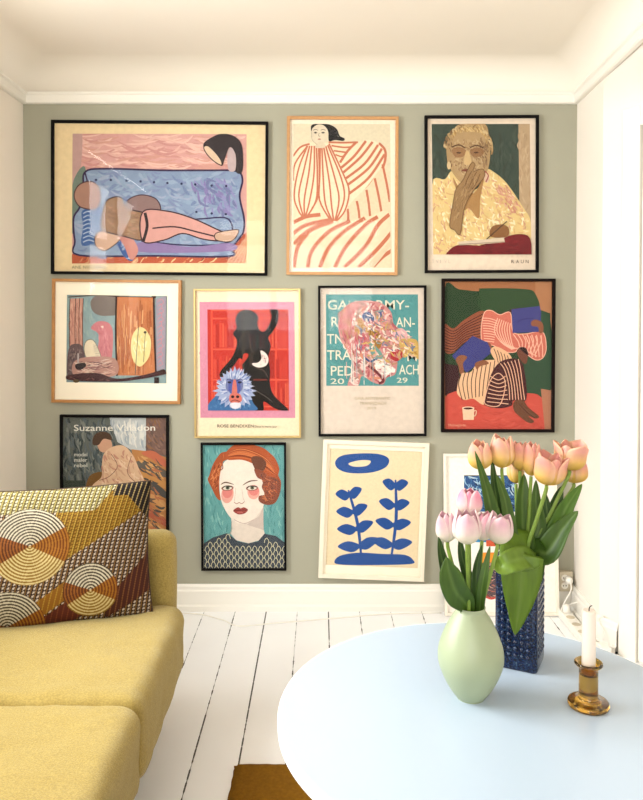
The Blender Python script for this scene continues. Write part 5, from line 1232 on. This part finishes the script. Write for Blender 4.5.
picture('framed_picture', (323.1,439.1), (429.3,443.7), (424.2,581.6), (318.5,578.2), ((65,45),(590,68),(565,750),(42,733)), M_offframe, 0.0195, 0.026,
        'off-white framed blue cut-paper print on cream, hanging slightly tilted', p_blue, (244, 226, 190), matboard=(98, 92, 536, 688))

def p_lean(A):
    # layout in photo pixels
    A.rect(445, 460, 556, 616, (246, 240, 230))
    A.clip = (464, 479, 530, 604)
    Q = A.rect(464.5, 480, 517, 516, (44, 84, 134)); A.rect(464.5, 480, 517, 480.8, (60, 60, 60))
    A.dabs([(464.5, 480), (517, 480), (517, 516), (464.5, 516)], [(150, 190, 214), (24, 44, 84), (190, 214, 226), (60, 110, 160), (20, 34, 66)], 190, 9, 1.4, 50, 3, 60)
    A.rect(470, 540, 496, 546, (50, 130, 180)); A.rect(486, 544, 497, 550, (200, 84, 50)); A.rect(480, 556, 500, 566, (240, 150, 50)); A.rect(480, 566, 500, 600, (88, 70, 74))
    A.dabs([(478, 566), (500, 566), (500, 600), (478, 600)], [(180, 110, 90), (40, 44, 70), (210, 170, 150), (130, 60, 50)], 80, 7, 1.3, 10, 4, 40)
    A.line([(480, 596), (490, 601), (500, 597)], 2, (190, 70, 60))
fl = on(501, 617, 0.0); tp = at(500, 459, WALL-0.03)
hgt = (tp-fl).length
lw = (at(557, 540, 3.40)-at(443.8, 540, 3.40)).length
def lean_pic():
    a = math.asin(min(0.3, (WALL-0.004-0.02-fl.y)/0.735)); a = max(a, 0.04)
    H = 0.735
    crop = ((443.8, 458.5), (557.2, 458.5), (557.2, 617), (443.8, 617))
    # plane corners used only for size
    root = None
    w_, h_ = lw, H
    Yb = WALL-0.003-math.sin(a)*H
    cx_ = (at(500.5, 540, 3.40)).x
    cz = H/2*math.cos(a)+0.02*math.sin(a)+0.0005
    root = empty('framed_print', (cx_, (WALL-0.003+Yb)/2, cz), 'white framed print with blue pattern leaning on the wall behind the tulips', 'picture', rot=(-a, 0, 0))
    fw, depth = 0.012, 0.018; hw, hh = w_/2, h_/2; b = MB(); V = []
    prof = [(0, 0), (0, -depth), (fw, -depth), (fw, 0)]
    for (sx_, sz) in ((-1, 1), (1, 1), (1, -1), (-1, -1)):
        for (t, y) in prof: V.append((sx_*(hw-t), y, sz*(hh-t)))
    Fc = [(i*4+k, i*4+(k+1) % 4, ((i+1) % 4)*4+(k+1) % 4, ((i+1) % 4)*4+k) for i in range(4) for k in range(4)]
    b.add(V, Fc); b.build('picture_frame', M_wframe, root)
    x1, z1 = hw-fw-.0001, hh-fw-.0001
    MB().box(-x1, x1, -0.0035, -0.0005, -z1, z1).build('backing', M_backing, root)
    A = Art(*crop, w_, h_); A.v += [(-x1, 0, -z1), (x1, 0, -z1), (x1, 0, z1), (-x1, 0, z1)]; A.f.append((0, 1, 2, 3)); A.col += [lin((246, 240, 230))]*4
    A.rect(447, 461.5, 554, 614, (246, 240, 230)); p_lean(A)
    V = []
    for x, y, z in A.v: V.append((max(-x1, min(x1, x)), y-0.006, max(-z1, min(z1, z))))
    mesh('print', V, A.f, M_print, root, cols=A.col)
    mesh('glass_pane', [(-x1, -depth+0.003, -z1), (x1, -depth+0.003, -z1), (x1, -depth+0.003, z1), (-x1, -depth+0.003, z1)], [(0, 1, 2, 3)], M_pane, root)
lean_pic()
